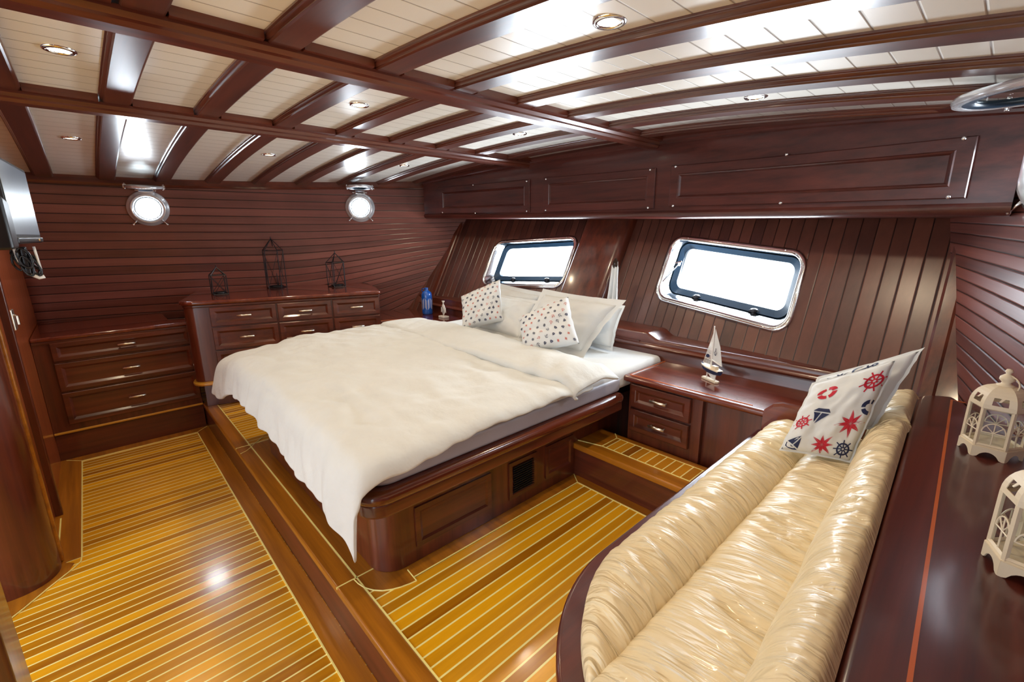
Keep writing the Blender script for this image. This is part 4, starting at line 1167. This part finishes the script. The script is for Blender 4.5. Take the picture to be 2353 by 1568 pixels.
cage((-4.62, .80, 1.105), .078, .165, .232, 'smallest black wire cage lantern, left on the dresser', 4, .75)
cage((-4.80, 1.31, 1.105), .092, .355, .465, 'tallest black wire cage lantern in the middle of the dresser', 5, .2)
cage((-4.45, 1.77, 1.105), .088, .235, .325, 'medium black wire cage lantern at the right of the dresser', 5, .5)

# sailboat model
c0 = Vector((-1.0, 2.405, .802)); ang = math.radians(-28)
ux = Vector((math.cos(ang), math.sin(ang), 0)); uy = Vector((-ux.y, ux.x, 0))
root = thing('model_sailboat', 'small white and navy model sailing boat on a stand on the side cabinet', 'model boat', c0)
def B(a, b_, z): return c0+ux*a+uy*b_+Vector((0, 0, z))
mb = MB(); mb.hexa([B(-.055, -.016, 0), B(.055, -.016, 0), B(.062, 0, 0), B(.055, .016, 0), B(-.055, .016, 0), B(-.062, 0, 0)], [B(-.055, -.016, .012), B(.055, -.016, .012), B(.062, 0, .012), B(.055, .016, .012), B(-.055, .016, .012), B(-.062, 0, .012)]); obj('stand', mb, ivory, root, bevel=.003)
mb = MB(); mb.tube([B(-.03, 0, .012), B(-.03, 0, .045)], .003, 6); mb.tube([B(.035, 0, .012), B(.035, 0, .045)], .003, 6)
mb.add([B(-.035, 0, .05), B(.045, 0, .05), B(.038, 0, .018), B(.015, 0, .018)], [(0, 1, 2, 3)]); o = obj('keel', mb, white_p, root, recalc=False); q = o.modifiers.new('s', 'SOLIDIFY'); q.thickness = .005
mb = MB(); hs = [(-.082, .002, .072), (-.06, .014, .052), (-.02, .023, .044), (.03, .022, .044), (.07, .016, .050)]
def hp(i):
    a, w_, zb = hs[i]; zt = .082-.01*(i/4)+.006*(i == 0)
    return [B(a, w_, zt), B(a, w_*.9, (zt+zb)/2), B(a, w_*.4, zb), B(a, -w_*.4, zb), B(a, -w_*.9, (zt+zb)/2), B(a, -w_, zt)]
mb.sweep(hp, 5); o = obj('hull', mb, navy, root, smooth=False)
mb = MB(); mb.sweep(lambda i: [B(hs[i][0], hs[i][1]+.002, .084-.01*(i/4)), B(hs[i][0], hs[i][1]+.002, .078-.01*(i/4)), B(hs[i][0], -hs[i][1]-.002, .078-.01*(i/4)), B(hs[i][0], -hs[i][1]-.002, .084-.01*(i/4))], 5)
mb.hexa([B(.01, -.010, .076), B(.045, -.010, .076), B(.045, .010, .076), B(.01, .010, .076)], [B(.012, -.010, .092), B(.043, -.010, .092), B(.043, .010, .092), B(.012, .010, .092)]); obj('deck', mb, ivory, root)
mb = MB(); mb.tube([B(-.005, 0, .078), B(-.005, 0, .305)], [.005, .0035], 8); mb.tube([B(0, 0, .118), B(.078, 0, .104)], .0035, 6); obj('mast', mb, white_p, root)
mb = MB(); mb.add([B(.003, 0, .122), B(.072, .004, .108), B(.045, .006, .20), B(.004, 0, .29)], [(0, 1, 2, 3)]); o = obj('mainsail', mb, cloth_w, root, recalc=False); q = o.modifiers.new('s', 'SOLIDIFY'); q.thickness = .0015
mb2 = MB()
for poly in m_anchor(): mb2.add([B(.024+x*.013, -.003, .168+y*.022) for x, y in poly], [tuple(range(len(poly)))])
obj('anchor_print', mb2, navy, o, recalc=False).location = (0, 0, 0)
mb = MB(); mb.add([B(-.010, 0, .10), B(-.070, 0, .088), B(-.008, 0, .265)], [(0, 1, 2)]); o = obj('net_sail', mb, cloth_w, root, recalc=False); q = o.modifiers.new('s', 'WIREFRAME'); 
o.modifiers.clear(); o.data.clear_geometry()
mb = MB()
for k in range(7): t_ = k/6; mb.tube([B(-.070+.062*t_, 0, .088+.177*t_), B(-.010, 0, .09+.16*t_)], .0013, 4); mb.tube([B(-.070+.058*t_, 0, .086), B(-.008, 0, .265)], .0013, 4)
me_ = bpy.data.meshes.new('net'); me_.from_pydata(mb.v, [], mb.f); me_.materials.append(white_p); o.data = me_
mb = MB(); mb.lathe([(.001, -.002), (.010, -.002), (.010, .002), (.001, .002)], B(-.032, -.004, .135), 10, M=Matrix.Rotation(PI/2, 3, 'X')); obj('wheel_charm', mb, navy, root)

# cloth hanging from a hook on the pillar
c0 = Vector((-1.925, 2.80, 1.365))
root = thing('wall_hook', 'small dark double hook on the pillar between the stern windows', 'hook', c0)
mb = MB(); mb.box(c0+Vector((-.02, .0, -.045)), c0+Vector((.02, .012, .03))); mb.add([c0+Vector((-.02, .0, .03)), c0+Vector((.02, 0, .03)), c0+Vector((0, 0, .055)), c0+Vector((-.02, .012, .03)), c0+Vector((.02, .012, .03)), c0+Vector((0, .012, .055))], [(0, 1, 2), (3, 5, 4), (0, 2, 5, 3), (1, 4, 5, 2)])
mb.tube([c0+Vector((0, 0, .0)), c0+Vector((.02, -.04, -.01)), c0+Vector((.045, -.06, .025))], .006, 8); obj('hook_body', mb, plain('bronze', (.05, .03, .02), rough=.4, metal=.6), root)
mb = MB()
def cf(u, v):
    z = c0.z-.0-.30*v; w_ = .030+.022*v
    x = c0.x+.030+w_*(u-.5)*2; y = c0.y-.040+.016*math.cos(u*PI*5)*(.3+v)-.02*v
    return (x, y, z+.006*math.sin(u*17))
mb.grid(cf, 30, 16); o = obj('hanging_cloth', mb, cloth_w, smooth=True); q = o.modifiers.new('s', 'SOLIDIFY'); q.thickness = .004
tag(o, 'white cloth hanging from the pillar hook beside the larger window', 'cloth')

# ================================================================== LEFT EDGE: TV, cables, partition joinery
root = thing('television', 'flat television seen edge-on on the forward partition at the left edge', 'television', (-3.6, -.2, 1.8))
def slab(a, b_, z0, z1, t):            # vertical slab between plan points with thickness to the left of a->b
    a = Vector((*a, 0)); b_ = Vector((*b_, 0)); u_ = (b_-a).normalized(); n_ = Vector((-u_.y, u_.x, 0))*t
    return [a+Vector((0, 0, z0)), b_+Vector((0, 0, z0)), b_+n_+Vector((0, 0, z0)), a+n_+Vector((0, 0, z0))], [a+Vector((0, 0, z1)), b_+Vector((0, 0, z1)), b_+n_+Vector((0, 0, z1)), a+n_+Vector((0, 0, z1))]
a, b_ = (-3.20, -.150), (-2.60, -.192)
mb = MB(); mb.hexa(*slab(a, b_, 1.575, 1.905, -.028)); obj('housing', mb, black, root, bevel=.004)
mb = MB(); mb.hexa(*slab((-3.185, -.1505), (-2.61, -.1905), 1.612, 1.892, .0015)); obj('screen', mb, tvgrey, root)
mb = MB(); mb.hexa(*slab((-2.60, -.185), (-2.25, -.172), 1.56, 1.735, -.05)); obj('cable_shroud', mb, black, root, bevel=.01)
mb = MB(); mb.hexa(*slab((-3.19, -.150), (-2.61, -.190), 1.578, 1.60, .008)); obj('speaker_bar', mb, black, root, bevel=.004)
mb = MB(); mb.box((-2.95, -.38, 1.66), (-2.75, -.20, 1.80)); obj('wall_bracket', mb, blackm, root, bevel=.006)
mb = MB(); mb.lathe([(.001, 0), (.007, 0), (.007, .004), (.001, .004)], (-3.05, -.150, 1.59), 12, M=Matrix.Rotation(-PI/2, 3, 'X')); obj('logo_badge', mb, brushed, root)

root = thing('cable_bundle', 'tangle of black and white cables hanging under the television', 'cables', (-3.0, -.22, 1.5))
rnd = random.Random(4)
mb = MB()
for k in range(9):
    pts = []; cx_, cz_ = -3.0+rnd.uniform(-.02, .02), 1.50+rnd.uniform(-.03, .03)
    for i in range(22):
        a = i*.55+k; pts.append((cx_+rnd.uniform(-.01, .01), -.185-.018*math.cos(a)*(1+.3*k/9)-.02*(k % 3), cz_+.045*math.sin(a+.4*k)))
    mb.tube(pts, .0045, 6)
obj('black_cable', mb, black, root, smooth=True)
mb = MB(); mb.tube([(-3.0, -.235, 1.60), (-3.0, -.225, 1.50), (-3.0, -.205, 1.44), (-3.0, -.175, 1.42), (-3.0, -.158, 1.425)], .008, 8); mb.tube([(-3.0, -.17, 1.56), (-3.0, -.165, 1.46)], .005, 6); obj('white_cable', mb, white_p, root, smooth=True)
mb = MB(); mb.box((-3.04, -.215, 1.44), (-2.98, -.195, 1.56)); obj('adapter', mb, black, root, bevel=.005)

# partition joinery: door edge, rounded cabinet corner, near post
root = thing('door_latch', 'small nickel latch plate on the orange-lit forward partition', 'latch', (-3.9, -.38, 1.12))
mb = MB(); mb.box((-3.96, -.386, 1.07), (-3.86, -.372, 1.19)); obj('plate', mb, brushed, root, bevel=.005)
mb = MB(); mb.tube([(-3.91, -.375, 1.16), (-3.91, -.36, 1.15), (-3.91, -.36, 1.10)], .006, 8); obj('lever', mb, chrome, root)
mb = MB(); mb.box((-3.58, -.50, .0), (-3.54, -.352, 2.12)); o = obj('door_1', mb, mah_z, bevel=.006); struct(o)
root = thing('corner_cabinet', 'tall mahogany cabinet with rounded corner at the lower left', 'cabinet', (-2.9, -.6, 0))
pts = [(-3.0, -1.2), (-3.0, -.345)]+[(-2.95+.15*math.sin(a), -.495+.15*math.cos(a)) for a in [k*PI/2/10 for k in range(11)]]+[(-2.80, -1.2)]
mb = MB(); mb.prism(pts, 0, 2.13); o = obj('body', mb, mah_z, root)
for pl in o.data.polygons: pl.use_smooth = len(pl.vertices) == 4
o.data.set_sharp_from_angle(angle=math.radians(30))
mb = MB(); mb.box((-3.02, -.36, .01), (-2.985, -.335, 2.12)); obj('edge_strip', mb, teak_by, root, bevel=.006)
mb = MB(); mb.box((-1.82, -.7, 0), (-1.66, -.335, 2.15)); struct(obj('trim_12', mb, mah_z, bevel=.01))
mb = MB(); mb.prism([(-4.35, -.42), (-2.99, -.42), (-2.99, -.35), (-2.94, -.30), (-2.88, -.32), (-2.78, -.40), (-2.6, -.56), (-4.35, -.56)], -.01, .0042); struct(obj('trim_13', mb, teak_bx))
